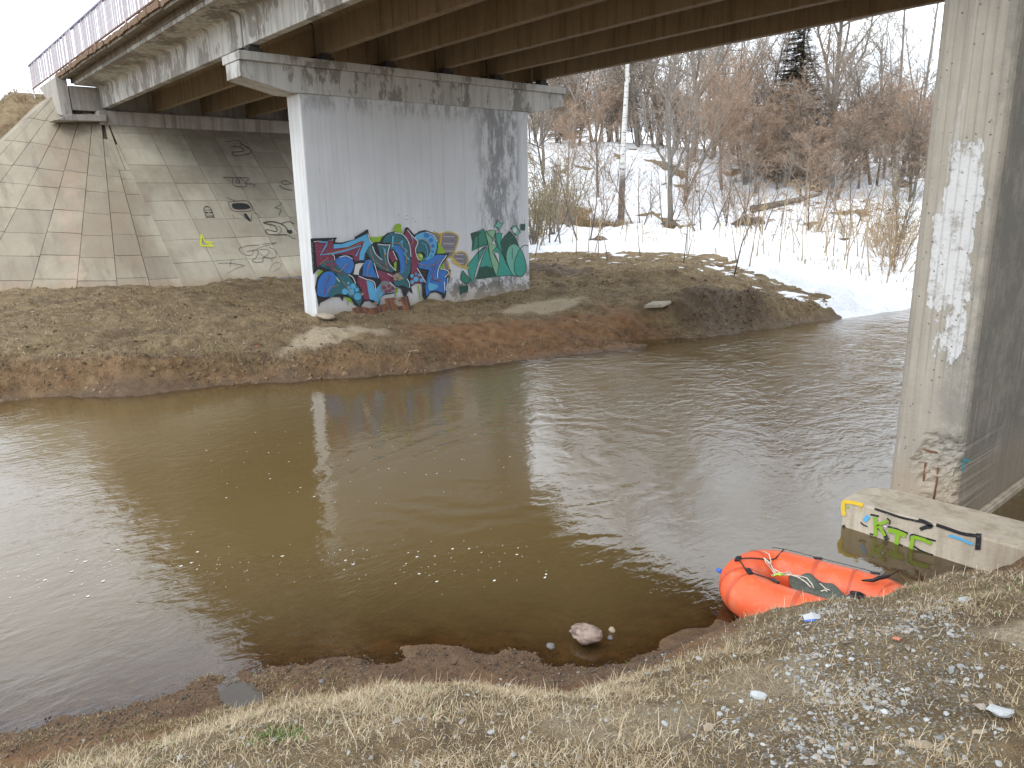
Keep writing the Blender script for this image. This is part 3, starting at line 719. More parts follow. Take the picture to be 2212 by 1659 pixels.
for r in range(len(ROWS) - 1):
    za, zb = ROWS[r], ROWS[r + 1]
    for c in range(len(ycols) - 1):
        y0, y1 = ycols[c], ycols[c + 1]
        # the first column starts at the seam of the cone
        if c == 0: y0 = 6.22
        slab([(zx(za), y0, za), (zx(zb), y0, zb), (zx(zb), y1, zb), (zx(za), y1, za)])
def cone_col(t0, t1, rows, zmax):
    for a, b in zip(rows[:-1], rows[1:]):
        if b >= zmax: continue
        a2 = min(a, zmax)
        slab([cone_pt(t0, a2), cone_pt(t0, b), cone_pt(t1, b), cone_pt(t1, a2)])
# fan of closing wedges beside the seam, then regular sectors
for sgm in [(1.2, -9.5, 4.1, 0), (-9.5, -19, 5.0, .05), (-19, -30.5, 5.6, 0), (-30.5, -43, 5.6, .04), (-43, -55, 5.6, 0), (-55, -67, 5.6, .02), (-67, -79, 5.6, 0), (-79, -90, 5.6, 0)]:
    t0, t1, zmax, sh = sgm
    cone_col(t0, t1, [z + sh for z in ROWSC], zmax)
# narrow wedges closing the fan above
cone_col(1.2, -4, [4.9, 4.1], 4.9); cone_col(-4, -14, [5.6, 5.0, 4.1 + .0], 5.6)
e_t, e_b = Vector(cone_pt(-90, 5.6)), Vector(cone_pt(-90, .7))
for i in range(4):
    for a, b in zip(ROWSC[:-1], ROWSC[1:]):
        pa, pb = e_t.lerp(e_b, (5.6 - a) / 4.9), e_t.lerp(e_b, (5.6 - b) / 4.9)
        slab([pa - Vector((.95 * i, 0, 0)), pb - Vector((.95 * i, 0, 0)), pb - Vector((.95 * (i + 1), 0, 0)), pa - Vector((.95 * (i + 1), 0, 0))])
# pale kerb at the toe of the river face
mb = MB(); mb.box(zx(.98) + .0, zx(.98) + .12, 7.0, 15.2, .6, 1.0); kb = mb.build('toe_kerb', MAT_ABUT, pave, bevel=.01)
# ================================================================ graffiti: flat paint laid on its walls
def paint_mat(name, col, wear=.12):
    n = N(name); v = n.noise(n.pos, 7, 5, .6); f = n.noise(n.pos, 40, 3, .6)
    c = n.mix(v, tuple(x * .78 for x in col), tuple(min(1, x * 1.18) for x in col))
    c = n.mix(n.ramp(f, (.30, wear * 3), (.42, 0.0)), c, (.42, .41, .39))
    return n.bsdf(c, .6)
PCOL = {'K': (.016, .016, .019), 'M': (.20, .035, .075), 'S': (.10, .40, .66), 'B': (.035, .17, .50), 'T': (.028, .135, .165), 'G': (.24, .42, .02), 'W': (.72, .75, .78),
        'O': (.36, .19, .06), 'Y': (.55, .38, .06), 'H': (.20, .19, .21), 'P': (.60, .60, .59), 'D': (.008, .07, .045), 'E': (.022, .20, .13), 'F': (.035, .31, .24), 'L': (.23, .43, .26),
        'A': (.15, .42, .32), 'V': (.13, .07, .22), 'R': (.62, .64, .06), 'C': (.04, .42, .50), 'Z': (.035, .035, .035), 'U': (.78, .52, .03), 'Q': (.09, .12, .13), 'X': (.33, .25, .18)}
PM = {}
def smooth_pts(p, closed=True, k=4):
    """Catmull-Rom through the points"""
    n = len(p); out = []
    rng = range(n) if closed else range(n - 1)
    for i in rng:
        g = (lambda j: p[j % n]) if closed else (lambda j: p[max(0, min(n - 1, j))])
        p0, p1, p2, p3 = [np.array(g(i + d), float) for d in (-1, 0, 1, 2)]
        for t in np.linspace(0, 1, k, endpoint=False):
            out.append(tuple(.5 * ((2 * p1) + (p2 - p0) * t + (2 * p0 - 5 * p1 + 4 * p2 - p3) * t * t + (3 * p1 - p0 - 3 * p2 + p3) * t ** 3)))
    if not closed: out.append(tuple(p[-1]))
    return out
class Paint:
    """flat paint on one wall; each further layer lies half a millimetre above the last"""
    def __init__(s, toworld, normal): s.tw = toworld; s.n = Vector(normal).normalized(); s.v = []; s.f = []; s.m = []; s.mats = []; s.l = 0
    def mi(s, c):
        if c not in PM: PM[c] = paint_mat('spray_paint_' + c.lower(), PCOL[c])
        if PM[c] not in s.mats: s.mats.append(PM[c])
        return s.mats.index(PM[c])
    def _put(s, pts, tris, c):
        off = s.n * (.002 + .0005 * s.l); b = len(s.v)
        s.v += [tuple(Vector(s.tw(*p)) + off) for p in pts]; s.f += [tuple(b + i for i in t) for t in tris]; s.m += [s.mi(c)] * len(tris)
    def poly(s, pts, c, sm=False, line=None, lw=12):
        pts = smooth_pts(pts) if sm else list(pts)
        tris = geometry.tessellate_polygon([[Vector((a, b, 0)) for a, b in pts]])
        s.l += 1; s._put(pts, tris, c)
        if line: s.stroke(list(pts) + [pts[0]], line, lw, sm=False)
        return s
    def stroke(s, pts, c, w, sm=True, taper=False):
        if sm and len(pts) > 2: pts = smooth_pts(pts, False)
        P = [np.array(p, float) for p in pts]; n = len(P); L = []; R = []
        for i in range(n):
            t = P[min(i + 1, n - 1)] - P[max(i - 1, 0)]; q = np.hypot(*t) + 1e-6
            nn = np.array([-t[1], t[0]]) / q * w / 2 * (1 - .6 * abs(2 * i / (n - 1) - 1) if taper and n > 2 else 1)
            L.append(tuple(P[i] + nn)); R.append(tuple(P[i] - nn))
        s.l += 1
        s._put(L + R, [(i, i + 1, n + i + 1, n + i) for i in range(n - 1)], c)
        return s
    def disc(s, x, y, r, c): return s.poly([(x + r * math.cos(a), y + r * math.sin(a)) for a in np.linspace(0, 2 * math.pi, 14, endpoint=False)], c)
    def build(s, name, parent, label=None):
        o = mesh_obj(name, s.v, s.f, s.mats, None, False, s.m)
        # face everything outward
        me = o.data; bm = bmesh.new(); bm.from_mesh(me)
        for f in bm.faces:
            if f.normal.dot(s.n) < 0: f.normal_flip()
        bm.to_mesh(me); bm.free()
        o.parent = parent
        if label: o['label'] = label
        return o
K_ = .54004
WALLX = -14.80
def wallA(x, y): return onx((1200 + x * .29385) * K_, (850 + y * .29385) * K_, WALLX)
def wallB(x, y): return onx((1700 + x * .21097) * K_, (850 + y * .21097) * K_, WALLX)
g = Paint(wallA, (1, 0, 0))
# ghost of an older grey and yellow piece
for pts in ([(1800, 290), (1870, 280), (1900, 330), (1895, 430), (1860, 440)], [(1935, 295), (2010, 265), (2110, 290), (2155, 340), (2130, 440), (2090, 560), (2040, 610), (1960, 600), (1900, 500), (1910, 400)],
            [(1940, 640), (1990, 640), (2030, 760), (2040, 860), (1990, 880)], [(2075, 600), (2130, 545), (2210, 535), (2270, 580), (2280, 670), (2230, 740), (2160, 700)]):
    g.poly(pts, 'H', True, 'Y', 20)
    xs_ = [p[0] for p in pts]; ys_ = [p[1] for p in pts]
    for q in range(5):
        yy = min(ys_) + (max(ys_) - min(ys_)) * (q + 1.2) / 7; g.stroke([(min(xs_) + 45, yy), (max(xs_) - 60, yy + 4)], 'V' if q % 2 else 'P', 6, False)
g.stroke([(1910, 280), (1915, 360), (1905, 440)], 'Y', 22)
g.stroke([(2060, 650), (2160, 720), (2290, 760)], 'Y', 26)
# lime cloud behind
for p in ([(1260, 240), (1300, 160), (1365, 160), (1370, 230), (1385, 300), (1300, 300)], [(930, 340), (1060, 332), (1135, 320), (1110, 420), (1040, 480), (1000, 640), (950, 420)],
          [(1860, 400), (1975, 550), (1845, 565)], [(235, 810), (310, 780), (330, 850), (250, 860)], [(680, 825), (760, 830), (795, 905), (720, 920)], [(1880, 680), (1940, 700), (1955, 860), (1890, 770)],
          [(740, 690), (800, 690), (800, 720), (745, 730)], [(1600, 800), (1670, 850), (1650, 910), (1610, 860)]): g.poly(p, 'G', True)
for p in ([(290, 850), (300, 900)], [(750, 720), (768, 790)], [(1600, 990), (1630, 1190)], [(1300, 1050), (1290, 1160)], [(640, 1170), (645, 1260)], [(1945, 850), (1940, 870)]): g.stroke(p, 'G', 16)
g.poly([(600, 1150), (680, 1150), (720, 1230), (650, 1200)], 'G'); g.poly([(1280, 1020), (1330, 1030), (1320, 1090), (1270, 1090)], 'G')
# black body
g.poly([(135, 360), (170, 350), (440, 343), (480, 355), (470, 405), (560, 408), (720, 368), (830, 300), (880, 240), (915, 228), (940, 340), (975, 420), (1010, 400), (1080, 400), (1110, 340), (1180, 278), (1280, 256), (1370, 285), (1400, 290), (1425, 205), (1460, 200), (1550, 305),
        (1620, 252), (1700, 238), (1800, 275), (1855, 370), (1872, 460), (1855, 560), (2030, 550), (1990, 620), (1915, 720), (1890, 755), (1980, 790), (2055, 778), (2000, 850), (2035, 875), (1992, 1010), (1975, 1140), (1940, 1190), (1915, 1120), (1850, 1082), (1770, 1095), (1690, 1215),
        (1655, 1130), (1650, 968), (1570, 965), (1505, 1010), (1528, 1110), (1470, 1060), (1440, 1140), (1400, 1145), (1370, 1040), (1310, 1010), (1270, 1100), (1130, 1122), (1085, 1160), (1065, 1275), (985, 1235), (930, 1195), (865, 1215), (810, 1300), (730, 1250), (680, 1170), (590, 1140),
        (570, 1215), (540, 1150), (430, 1150), (330, 1200), (270, 1230), (250, 1285), (220, 1140), (195, 1020), (225, 880), (310, 795), (240, 770), (170, 845), (150, 600)], 'K')
for y_ in (400, 480, 560, 640, 720): g.stroke([(150 + (y_ - 400) * .05, y_), (160 + (y_ - 400) * .04, y_ + 70)], 'Q', 22, False)
g.poly([(745, 705), (800, 690), (885, 690), (850, 700), (800, 780), (790, 850), (720, 840), (735, 770)], 'P')
F_ = [('M', [(190, 400), (440, 385), (450, 490), (640, 470), (830, 385), (868, 390), (850, 440), (800, 570), (792, 650), (745, 660), (700, 580), (600, 572), (440, 570), (455, 650), (350, 665), (225, 740), (205, 560)], 0),
 ('S', [(450, 430), (560, 430), (740, 368), (900, 290), (925, 370), (968, 430), (900, 500), (870, 575), (865, 645), (795, 650), (803, 560), (850, 440), (866, 390), (830, 385), (640, 470), (450, 490)], 0),
 ('B', [(470, 665), (530, 600), (620, 588), (690, 630), (725, 700), (710, 780), (660, 832), (580, 800), (500, 730)], 1),
 ('B', [(240, 930), (300, 830), (400, 800), (450, 830), (515, 930), (430, 1050), (380, 1140), (240, 1130), (225, 1020)], 1),
 ('T', [(250, 720), (330, 665), (440, 652), (480, 690), (560, 770), (640, 840), (700, 930), (790, 1020), (838, 1120), (830, 1200), (800, 1270), (720, 1180), (620, 1115), (480, 1110), (400, 1170), (370, 1100), (450, 1000), (500, 850), (400, 780)], 0),
 ('M', [(780, 868), (900, 900), (920, 1050), (940, 1185), (860, 1185), (830, 1050), (770, 950)], 0),
 ('S', [(895, 920), (985, 950), (1010, 1060), (1100, 950), (1180, 990), (1275, 1080), (1130, 1105), (1080, 1155), (1055, 1250), (990, 1190), (940, 1180), (915, 1050)], 0),
 ('B', [(930, 640), (980, 650), (990, 760), (1052, 890), (840, 862), (850, 720), (880, 650)], 0),
 ('T', [(930, 450), (970, 450), (1010, 560), (1100, 640), (1040, 430), (1215, 440), (1182, 560), (1182, 680), (1285, 780), (1230, 812), (1100, 780), (990, 700), (930, 600), (888, 530)], 0),
 ('T', [(1110, 400), (1180, 300), (1290, 268), (1390, 308), (1462, 420), (1492, 600), (1490, 800), (1450, 890), (1472, 1030), (1390, 990), (1290, 992), (1260, 880), (1340, 820), (1352, 700), (1312, 570), (1260, 502), (1210, 505), (1240, 430), (1180, 410)], 1),
 ('B', [(1275, 440), (1370, 470), (1412, 600), (1420, 760), (1360, 835), (1352, 700), (1322, 570), (1265, 490)], 1),
 ('M', [(1040, 775), (1180, 820), (1262, 830), (1272, 945), (1100, 930), (1060, 880)], 0),
 ('M', [(1195, 520), (1250, 515), (1302, 640), (1250, 685), (1200, 600)], 0),
 ('M', [(1440, 232), (1490, 290), (1582, 400), (1562, 560), (1602, 660), (1590, 760), (1690, 960), (1580, 950), (1490, 992), (1502, 760), (1500, 560), (1480, 420), (1410, 292)], 0),
 ('S', [(1552, 330), (1620, 282), (1710, 266), (1790, 308), (1842, 390), (1848, 480), (1812, 590), (1750, 642), (1700, 640), (1760, 520), (1740, 430), (1660, 380), (1590, 390)], 1),
 ('T', [(1590, 392), (1660, 372), (1740, 430), (1762, 520), (1722, 620), (1650, 690), (1640, 660), (1690, 590), (1660, 538), (1580, 538), (1570, 470)], 1),
 ('B', [(1600, 680), (1720, 645), (1850, 575), (1978, 580), (1900, 690), (1868, 770), (2002, 800), (1960, 880), (1992, 900), (1960, 1100), (1850, 1060), (1770, 1070), (1710, 1142), (1692, 1020), (1742, 780), (1600, 750)], 0),
 ('G', [(1585, 560), (1640, 560), (1665, 610), (1630, 660), (1600, 620)], 1), ('P', [(1600, 585), (1645, 580), (1655, 610)], 0),
 ('G', [(1265, 690), (1300, 660), (1300, 800), (1275, 770)], 0)]
for c_, p_, sm_ in F_: g.poly(p_, c_, bool(sm_))
g.stroke([(250, 400), (360, 402), (345, 445), (268, 574), (440, 558), (620, 515), (815, 450), (750, 592)], 'S', 20, False)
for x_, y_, r_ in ((645, 960, 18), (650, 1020, 24), (710, 1000, 38), (600, 1075, 42), (685, 1080, 45), (760, 1050, 28), (770, 1140, 50), (1510, 860, 25), (1565, 905, 35), (1610, 850, 20), (1640, 920, 28), (1512, 945, 26), (1565, 835, 16)): g.disc(x_, y_, r_, 'S')
g.poly([(1090, 940), (1200, 940), (1282, 1020), (1275, 1080), (1150, 1095), (1090, 1040)], 'H', True)
for x_, y_, r_ in ((1130, 1020, 30), (1195, 1000, 22), (1245, 1030, 26), (1160, 1070, 24), (1205, 1060, 22)): g.disc(x_, y_, r_, 'M')
for x_, y_, r_ in ((1710, 310, 36), (1770, 375, 28), (1795, 455, 24), (1790, 530, 18), (1775, 590, 12)): g.disc(x_, y_, r_, 'B')
g.poly([(1735, 960), (1850, 985), (1850, 1030), (1740, 1060)], 'S', True)
g.stroke([(1240, 470), (1250, 320)], 'S', 22); g.stroke([(1330, 430), (1380, 380), (1370, 460), (1440, 520), (1400, 560), (1470, 640)], 'S', 14); g.stroke([(1130, 490), (1145, 570)], 'S', 26)
for p in ([(1640, 410), (1690, 440), (1715, 510), (1712, 620)], [(1655, 640), (1720, 620)], [(1490, 300), (1520, 380)], [(1770, 850), (1730, 960)]): g.stroke(p, 'S', 9)
for p in ([(170, 398), (300, 380), (440, 372)], [(905, 285), (930, 370), (968, 425)], [(1040, 430), (1130, 440), (1212, 440)], [(1210, 440), (1180, 540), (1190, 680), (1285, 790)], [(1270, 272), (1390, 305), (1470, 430), (1492, 600)], [(1445, 235), (1500, 310), (1585, 400), (1553, 500), (1575, 600), (1602, 650)],
          [(1690, 265), (1790, 300), (1850, 400)], [(1980, 580), (1900, 690), (1858, 800), (1855, 890)], [(968, 455), (1010, 560), (1100, 645)], [(425, 565), (450, 600), (455, 652)], [(520, 608), (610, 588), (700, 632)], [(640, 842), (700, 880), (740, 965)], [(780, 862), (880, 905), (988, 942), (1010, 1055)],
          [(1945, 940), (1952, 1060)], [(1890, 765), (2005, 800), (1955, 880)], [(1995, 880), (1970, 1060)], [(475, 885), (520, 940)], [(1575, 755), (1690, 950)], [(1245, 520), (1300, 645)], [(990, 690), (1050, 890)], [(1170, 830), (1240, 870)], [(1200, 945), (1280, 1020)], [(1435, 900), (1465, 950), (1472, 1020)]): g.stroke(p, 'W', 9)
for p in ([(330, 560), (560, 510), (750, 440), (858, 385)], [(255, 695), (370, 612)], [(928, 490), (990, 650), (1180, 790)], [(1210, 425), (1320, 420), (1410, 520), (1432, 700)], [(1570, 680), (1700, 725), (1830, 690), (1892, 620)], [(1790, 900), (1905, 935)], [(340, 700), (500, 800), (560, 760), (620, 690)], [(300, 690), (430, 760)],
          [(560, 930), (640, 1040), (710, 1140)], [(940, 650), (900, 760), (895, 860), (945, 860)], [(1590, 370), (1680, 370), (1750, 450), (1765, 560)], [(350, 1080), (400, 1010), (500, 990)], [(1500, 430), (1520, 380)], [(1110, 470), (1150, 690), (1180, 790)], [(1090, 1050), (1030, 1160)]): g.stroke(p, 'O', 9)
for p in ([(1010, 600), (1100, 690), (1200, 760)], [(400, 850), (330, 980), (310, 1120)], [(1820, 690), (1780, 900), (1900, 910)], [(430, 700), (420, 780), (560, 830), (600, 830)]): g.stroke(p, 'M', 11)
g.poly([(340, 690), (440, 680), (480, 710), (430, 745), (350, 730)], 'M', True); g.poly([(380, 712), (430, 705), (440, 722), (385, 728)], 'T', True)
g.stroke([(1990, 930), (2105, 978), (1985, 1060)], 'H', 9, False)
g.stroke([(135, 365), (300, 372), (475, 348)], 'K', 26); g.stroke([(720, 345), (830, 282), (905, 238)], 'K', 24)
# paint flaked and smeared with mud near the foot
for (x_, y_, r_) in ((1300, 850, 48), (1340, 890, 34), (1270, 900, 28), (820, 1110, 24), (1010, 1230, 30)): g.poly([(x_ + r_ * (1 + .5 * math.sin(a * 3.1 + x_)) * math.cos(a), y_ + r_ * .8 * (1 + .4 * math.cos(a * 4.3 + y_)) * math.sin(a)) for a in np.linspace(0, 6.283, 14, endpoint=False)], 'X', True)
for x_, y_ in ((1430, 40), (1320, 30), (1738, 70), (1510, 80), (1425, 95), (1540, 120), (1805, 250)): g.disc(x_, y_, 6, 'Z')
g.build('graffiti', piers[0], 'blue, maroon and black sprayed lettering over grey ghost letters').location = (0, 0, 0)

h = Paint(wallB, (1, 0, 0))
h.poly([(865, 400), (990, 360), (1115, 310), (1160, 450), (1190, 600), (1050, 650), (885, 730), (900, 560)], 'E', False, 'D', 14)
h.poly([(880, 410), (1000, 375), (1060, 380), (950, 480), (930, 600), (895, 690), (905, 560)], 'D', True)
h.poly([(1150, 655), (1000, 760), (790, 1010), (840, 1180), (900, 1350), (940, 1180), (1010, 950), (1110, 730)], 'F', False, 'D', 14)
h.poly([(1190, 650), (1110, 800), (1040, 1000), (960, 1270), (1150, 1240), (1340, 1215), (1270, 1000), (1220, 800)], 'F', False, 'D', 14)
h.poly([(1035, 1040), (1150, 1010), (1275, 1045), (1335, 1205), (1150, 1235), (970, 1262)], 'D', False)
h.poly([(1150, 360), (1240, 335), (1340, 340), (1265, 600), (1370, 620), (1275, 750), (1400, 970), (1390, 1100), (1345, 1195), (1270, 1000), (1220, 800), (1200, 600), (1140, 400)], 'L', False, 'D', 14)
h.poly([(1330, 400), (1460, 390), (1430, 570), (1450, 720), (1530, 950), (1655, 1190), (1350, 1212), (1400, 1000), (1400, 790), (1375, 742), (1280, 742), (1385, 620), (1355, 560)], 'F', False, 'D', 14)
h.poly([(1600, 340), (1720, 480), (1790, 670), (1650, 600), (1560, 700), (1530, 900), (1470, 750), (1440, 560), (1470, 480)], 'D', False)
h.poly([(1560, 700), (1620, 620), (1700, 600), (1770, 650), (1810, 720), (1720, 900), (1685, 1050), (1725, 1195), (1650, 1170), (1570, 1000), (1535, 850)], 'A', True, 'D', 12)
h.poly([(1800, 690), (1870, 820), (1915, 1000), (1900, 1130), (1830, 1210), (1740, 1190), (1690, 1100), (1690, 950), (1740, 800)], 'F', True, 'D', 14)
h.poly([(1310, 760), (1375, 755), (1402, 800), (1400, 970)], 'P', False, 'D', 10); h.poly([(1300, 470), (1345, 592), (1255, 607)], 'P', False, 'D', 10)
h.stroke([(1800, 690), (1850, 640), (1900, 615), (1945, 635)], 'D', 13); h.stroke([(1145, 350), (1300, 530), (1370, 640), (1530, 900)], 'D', 13); h.stroke([(1650, 660), (1648, 770), (1652, 880)], 'D', 14, taper=True)
h.stroke([(1008, 420), (1012, 890)], 'D', 11, False); h.stroke([(1005, 755), (1130, 645), (1200, 605)], 'D', 13); h.disc(1198, 607, 24, 'D'); h.disc(1198, 607, 9, 'P')
h.poly([(1370, 130), (1400, 190), (1475, 210), (1430, 260), (1405, 345), (1370, 280), (1300, 260), (1350, 210)], 'A', False, 'D', 13)
h.poly([(1800, 215), (1895, 215), (1890, 340), (1805, 340)], 'D'); h.poly([(1620, 290), (1710, 240), (1800, 380), (1720, 440)], 'A', False, 'D', 20); h.poly([(1650, 330), (1712, 290), (1725, 350), (1690, 390)], 'P', True)
h.poly([(710, 1100), (780, 1190), (850, 1270), (810, 1360), (735, 1330), (670, 1270), (680, 1180)], 'E', False, 'D', 16); h.poly([(650, 1390), (730, 1395), (805, 1380), (800, 1500), (720, 1515), (660, 1555)], 'D', True)
h.stroke([(1880, 220), (1882, 120)], 'D', 5, False); h.stroke([(1882, 340), (1885, 560)], 'H', 4, False)
for p in ([(1380, 1270), (1400, 1330), (1380, 1390)], [(1420, 1250), (1460, 1290), (1440, 1360), (1500, 1390)], [(1500, 1260), (1520, 1340)], [(1550, 1250), (1610, 1290), (1640, 1340)]): h.stroke(p, 'Z', 9)
h.build('graffiti', piers[0], 'green sprayed lettering with small star and squares')

# letters on the footing
def footF(x, y): return ony((1782 + x * .1943), (999 + y * .1943), 6.49)
q = Paint(footF, (0, -1, 0))
for p, c_, w_ in [([(505, 578), (600, 598)], 'K', 22), ([(690, 620), (725, 650), (715, 690)], 'K', 16), ([(700, 712), (800, 740), (925, 790)], 'K', 24), ([(950, 870), (965, 800), (1080, 830), (1235, 872)], 'K', 20), ([(990, 930), (1080, 985), (1205, 1030)], 'K', 20), ([(500, 790), (560, 805)], 'K', 18),
                  ([(555, 512), (700, 560), (850, 610), (1050, 655)], 'K', 26), ([(1040, 640), (1110, 660), (1190, 705), (1110, 720), (1060, 745)], 'K', 44), ([(1240, 690), (1400, 745), (1540, 790), (1690, 812)], 'K', 38), ([(1716, 785), (1708, 880), (1700, 970)], 'K', 62), ([(1380, 808), (1500, 845), (1650, 908)], 'S', 30),
                  ([(440, 650), (490, 590)], 'S', 50), ([(400, 660), (430, 690), (478, 710)], 'K', 15), ([(205, 430), (320, 445), (430, 472)], 'U', 40), ([(212, 430), (205, 520), (222, 590)], 'U', 44), ([(400, 480), (396, 540)], 'U', 9), ([(215, 690), (215, 725)], 'K', 28), ([(245, 490), (270, 495)], 'G', 26),
                  ([(590, 700), (655, 770), (700, 860)], 'K', 44), ([(800, 900), (870, 925)], 'K', 26),
                  ([(560, 600), (568, 700), (566, 812)], 'G', 40), ([(705, 640), (660, 665), (580, 690), (620, 720), (672, 812)], 'G', 36), ([(712, 745), (820, 775), (905, 812)], 'G', 54), ([(822, 780), (806, 850), (800, 925)], 'G', 50), ([(985, 812), (975, 880), (960, 955)], 'G', 46), ([(985, 822), (1090, 850), (1190, 895)], 'G', 40),
                  ([(940, 950), (1030, 985), (1120, 1012)], 'G', 18), ([(665, 700), (690, 712)], 'W', 16)]: q.stroke(p, c_, w_)
q.build('graffiti', footing, 'lime and black letters K T F with blue and yellow marks')
def pierF(x, y): return onx(1728 + x * .3905, 594 + y * .3905, -2.175)
q = Paint(pierF, (1, 0, 0)); q.stroke([(900, 1085), (904, 1030), (938, 1022)], 'C', 12, False); q.poly([(905, 1018), (940, 1018), (938, 1034), (905, 1032)], 'C')
q.build('paint_mark', piers[1])
# scrawled doodles on the slabs under the bridge
SNV = np.array([SLOPE, 0, 1.0]); SNV /= np.linalg.norm(SNV); SP0 = np.array([-26.35, 6.2, 5.6]) + SNV * .014
def slopeF(x, y):
    d = ray(432 + x * .20183, 270 + y * .20183); return CAM + d * (SNV @ (SP0 - CAM)) / (SNV @ d)
def tagp(strokes, label):
    t = Paint(slopeF, SNV)
    for p, w_ in strokes:
        if w_ < 0: t.poly(p, 'Z', True)
        elif w_ > 90: t.stroke(p, 'R', w_ - 90)
        else: t.stroke(p, 'Z', w_)
    t.build('graffiti_tag', pave, label)
tagp([([(270, 180), (420, 170), (440, 230)], 5), ([(330, 235), (420, 235), (470, 270), (440, 285), (345, 290)], 8), ([(345, 290), (370, 330), (520, 310), (550, 270), (490, 230), (440, 200)], 8), ([(360, 190), (380, 235)], 5)], 'black outlined letter U near the top of the slope')
tagp([([(245, 560), (350, 562), (420, 560), (520, 573), (490, 625), (585, 635), (575, 670)], 6), ([(245, 560), (300, 590), (325, 620)], 4), ([(350, 565), (350, 630), (400, 660), (495, 658), (480, 610), (420, 560)], 6), ([(385, 600), (400, 575), (425, 590), (415, 620), (390, 620), (385, 600)], 6)], 'scrawled star shape of thin black lines')
tagp([([(300, 825), (420, 815), (510, 820), (565, 910), (450, 925), (345, 915), (300, 825)], 5), ([(345, 845), (440, 835), (510, 850), (535, 890), (440, 905), (360, 895)], -1), ([(285, 775), (370, 812)], 5), ([(430, 945), (480, 990), (530, 1030)], 4), ([(470, 950), (500, 955), (545, 1030), (520, 1025), (480, 980)], -1), ([(555, 945), (550, 1030)], 4), ([(345, 960), (370, 1000)], 4), ([(570, 945), (620, 955), (645, 995)], 4)], 'screen shape filled in black with a beard below')
tagp([([(40, 910), (45, 885), (70, 870), (105, 885), (125, 920), (150, 1000)], 6), ([(40, 910), (60, 960), (70, 995)], 6), ([(45, 908), (125, 912)], 5), ([(50, 935), (85, 940)], 13), ([(100, 940), (130, 938)], 13), ([(60, 965), (150, 970)], 4), ([(65, 985), (145, 985)], 8), ([(70, 870), (72, 880)], 12)], 'small bullet shaped figure with dark bands')
tagp([([(675, 1045), (720, 1060), (800, 1080), (820, 1140), (710, 1120), (740, 1170), (930, 1172)], 8), ([(675, 1045), (780, 1035), (880, 1065), (930, 1110), (960, 1170)], 9), ([(870, 1055), (950, 1035), (1010, 1060)], 8), ([(840, 1080), (870, 1110), (860, 1150), (835, 1165)], 5), ([(930, 1172), (990, 1210), (1020, 1215)], 5), ([(930, 1130), (980, 1125), (985, 1160), (940, 1155)], -1)], 'bold black scrawl beside the white pier')
tagp([([(415, 1320), (520, 1290), (640, 1285)], 4), ([(415, 1320), (440, 1370), (510, 1395), (560, 1385), (570, 1340)], 4), ([(500, 1355), (620, 1340), (600, 1420), (565, 1440), (570, 1465), (670, 1465), (675, 1420), (760, 1430), (770, 1465)], 5), ([(660, 1280), (740, 1265), (820, 1262), (680, 1300), (605, 1330)], 4), ([(640, 1335), (700, 1330), (740, 1360), (690, 1410), (640, 1370)], 4), ([(740, 1310), (800, 1340), (815, 1400), (770, 1430)], 4)], 'faint sketchy scrawl low on the slope')
tagp([([(870, 605), (920, 595), (960, 625), (990, 635)], 7), ([(850, 645), (900, 680), (985, 700)], 7), ([(870, 605), (890, 635), (960, 640)], 6)], 'short scrawl half hidden by the pier edge')
tagp([([(800, 885), (860, 855), (875, 825)], 5), ([(870, 905), (845, 970)], 6), ([(800, 885), (868, 905)], 4)], 'thin crooked arrow line')
tagp([([(195, 1480), (330, 1480), (480, 1505)], 4), ([(335, 1440), (320, 1520)], 4), ([(480, 1505), (380, 1540), (290, 1590)], 3), ([(740, 1560), (790, 1480), (860, 1480), (860, 1520), (790, 1570)], 3)], 'faint loops at the foot of the slope')
tagp([([(5, 1290), (15, 1170)], 112), ([(15, 1170), (60, 1250), (140, 1295)], 106), ([(5, 1290), (150, 1298)], 108), ([(60, 1250), (150, 1260)], 104)], 'small lime yellow scribble')
# ================================================================ boat
def orange():
    n = N('orange_raft_fabric'); P = n.obj
    v = n.noise(P, 2.5, 4, .5); d = n.noise(P, 7, 7, .75)
    c = n.mix(v, (.78, .098, .028), (.86, .155, .05))
    z = n.xyz(n.geo.outputs['Normal'])[2]
    c = n.mix(n.ramp(d, (.50, 0.0), (.66, .5)), c, (.55, .27, .16))
    return n.bsdf(c, .5, n.bump(n.addm(v, n.mul(d, .3)), .004, .6))
MAT_OR = orange(); MAT_SEAM = simple('raft_seam_tape', (.58, .095, .038), .55, .15)
MAT_ROPE = simple('dark_cord', (.03, .022, .02), .8); MAT_CORD = simple('pale_cord', (.62, .58, .47), .8, .2)
MAT_TARP = simple('olive_bag_fabric', (.10, .115, .09), .6, .3, 9, .02); MAT_BLK = simple('black_webbing', (.015, .015, .018), .6); MAT_BLUEV = simple('blue_valve', (.03, .14, .55), .4)
BZ = .10
boat = empty('inflatable_raft', (-2.35, 4.78, BZ)); tag(boat, 'small orange inflatable raft with pale cords moored against the grassy bank', 'raft')
BV = Vector((-2.35, 4.78, BZ))
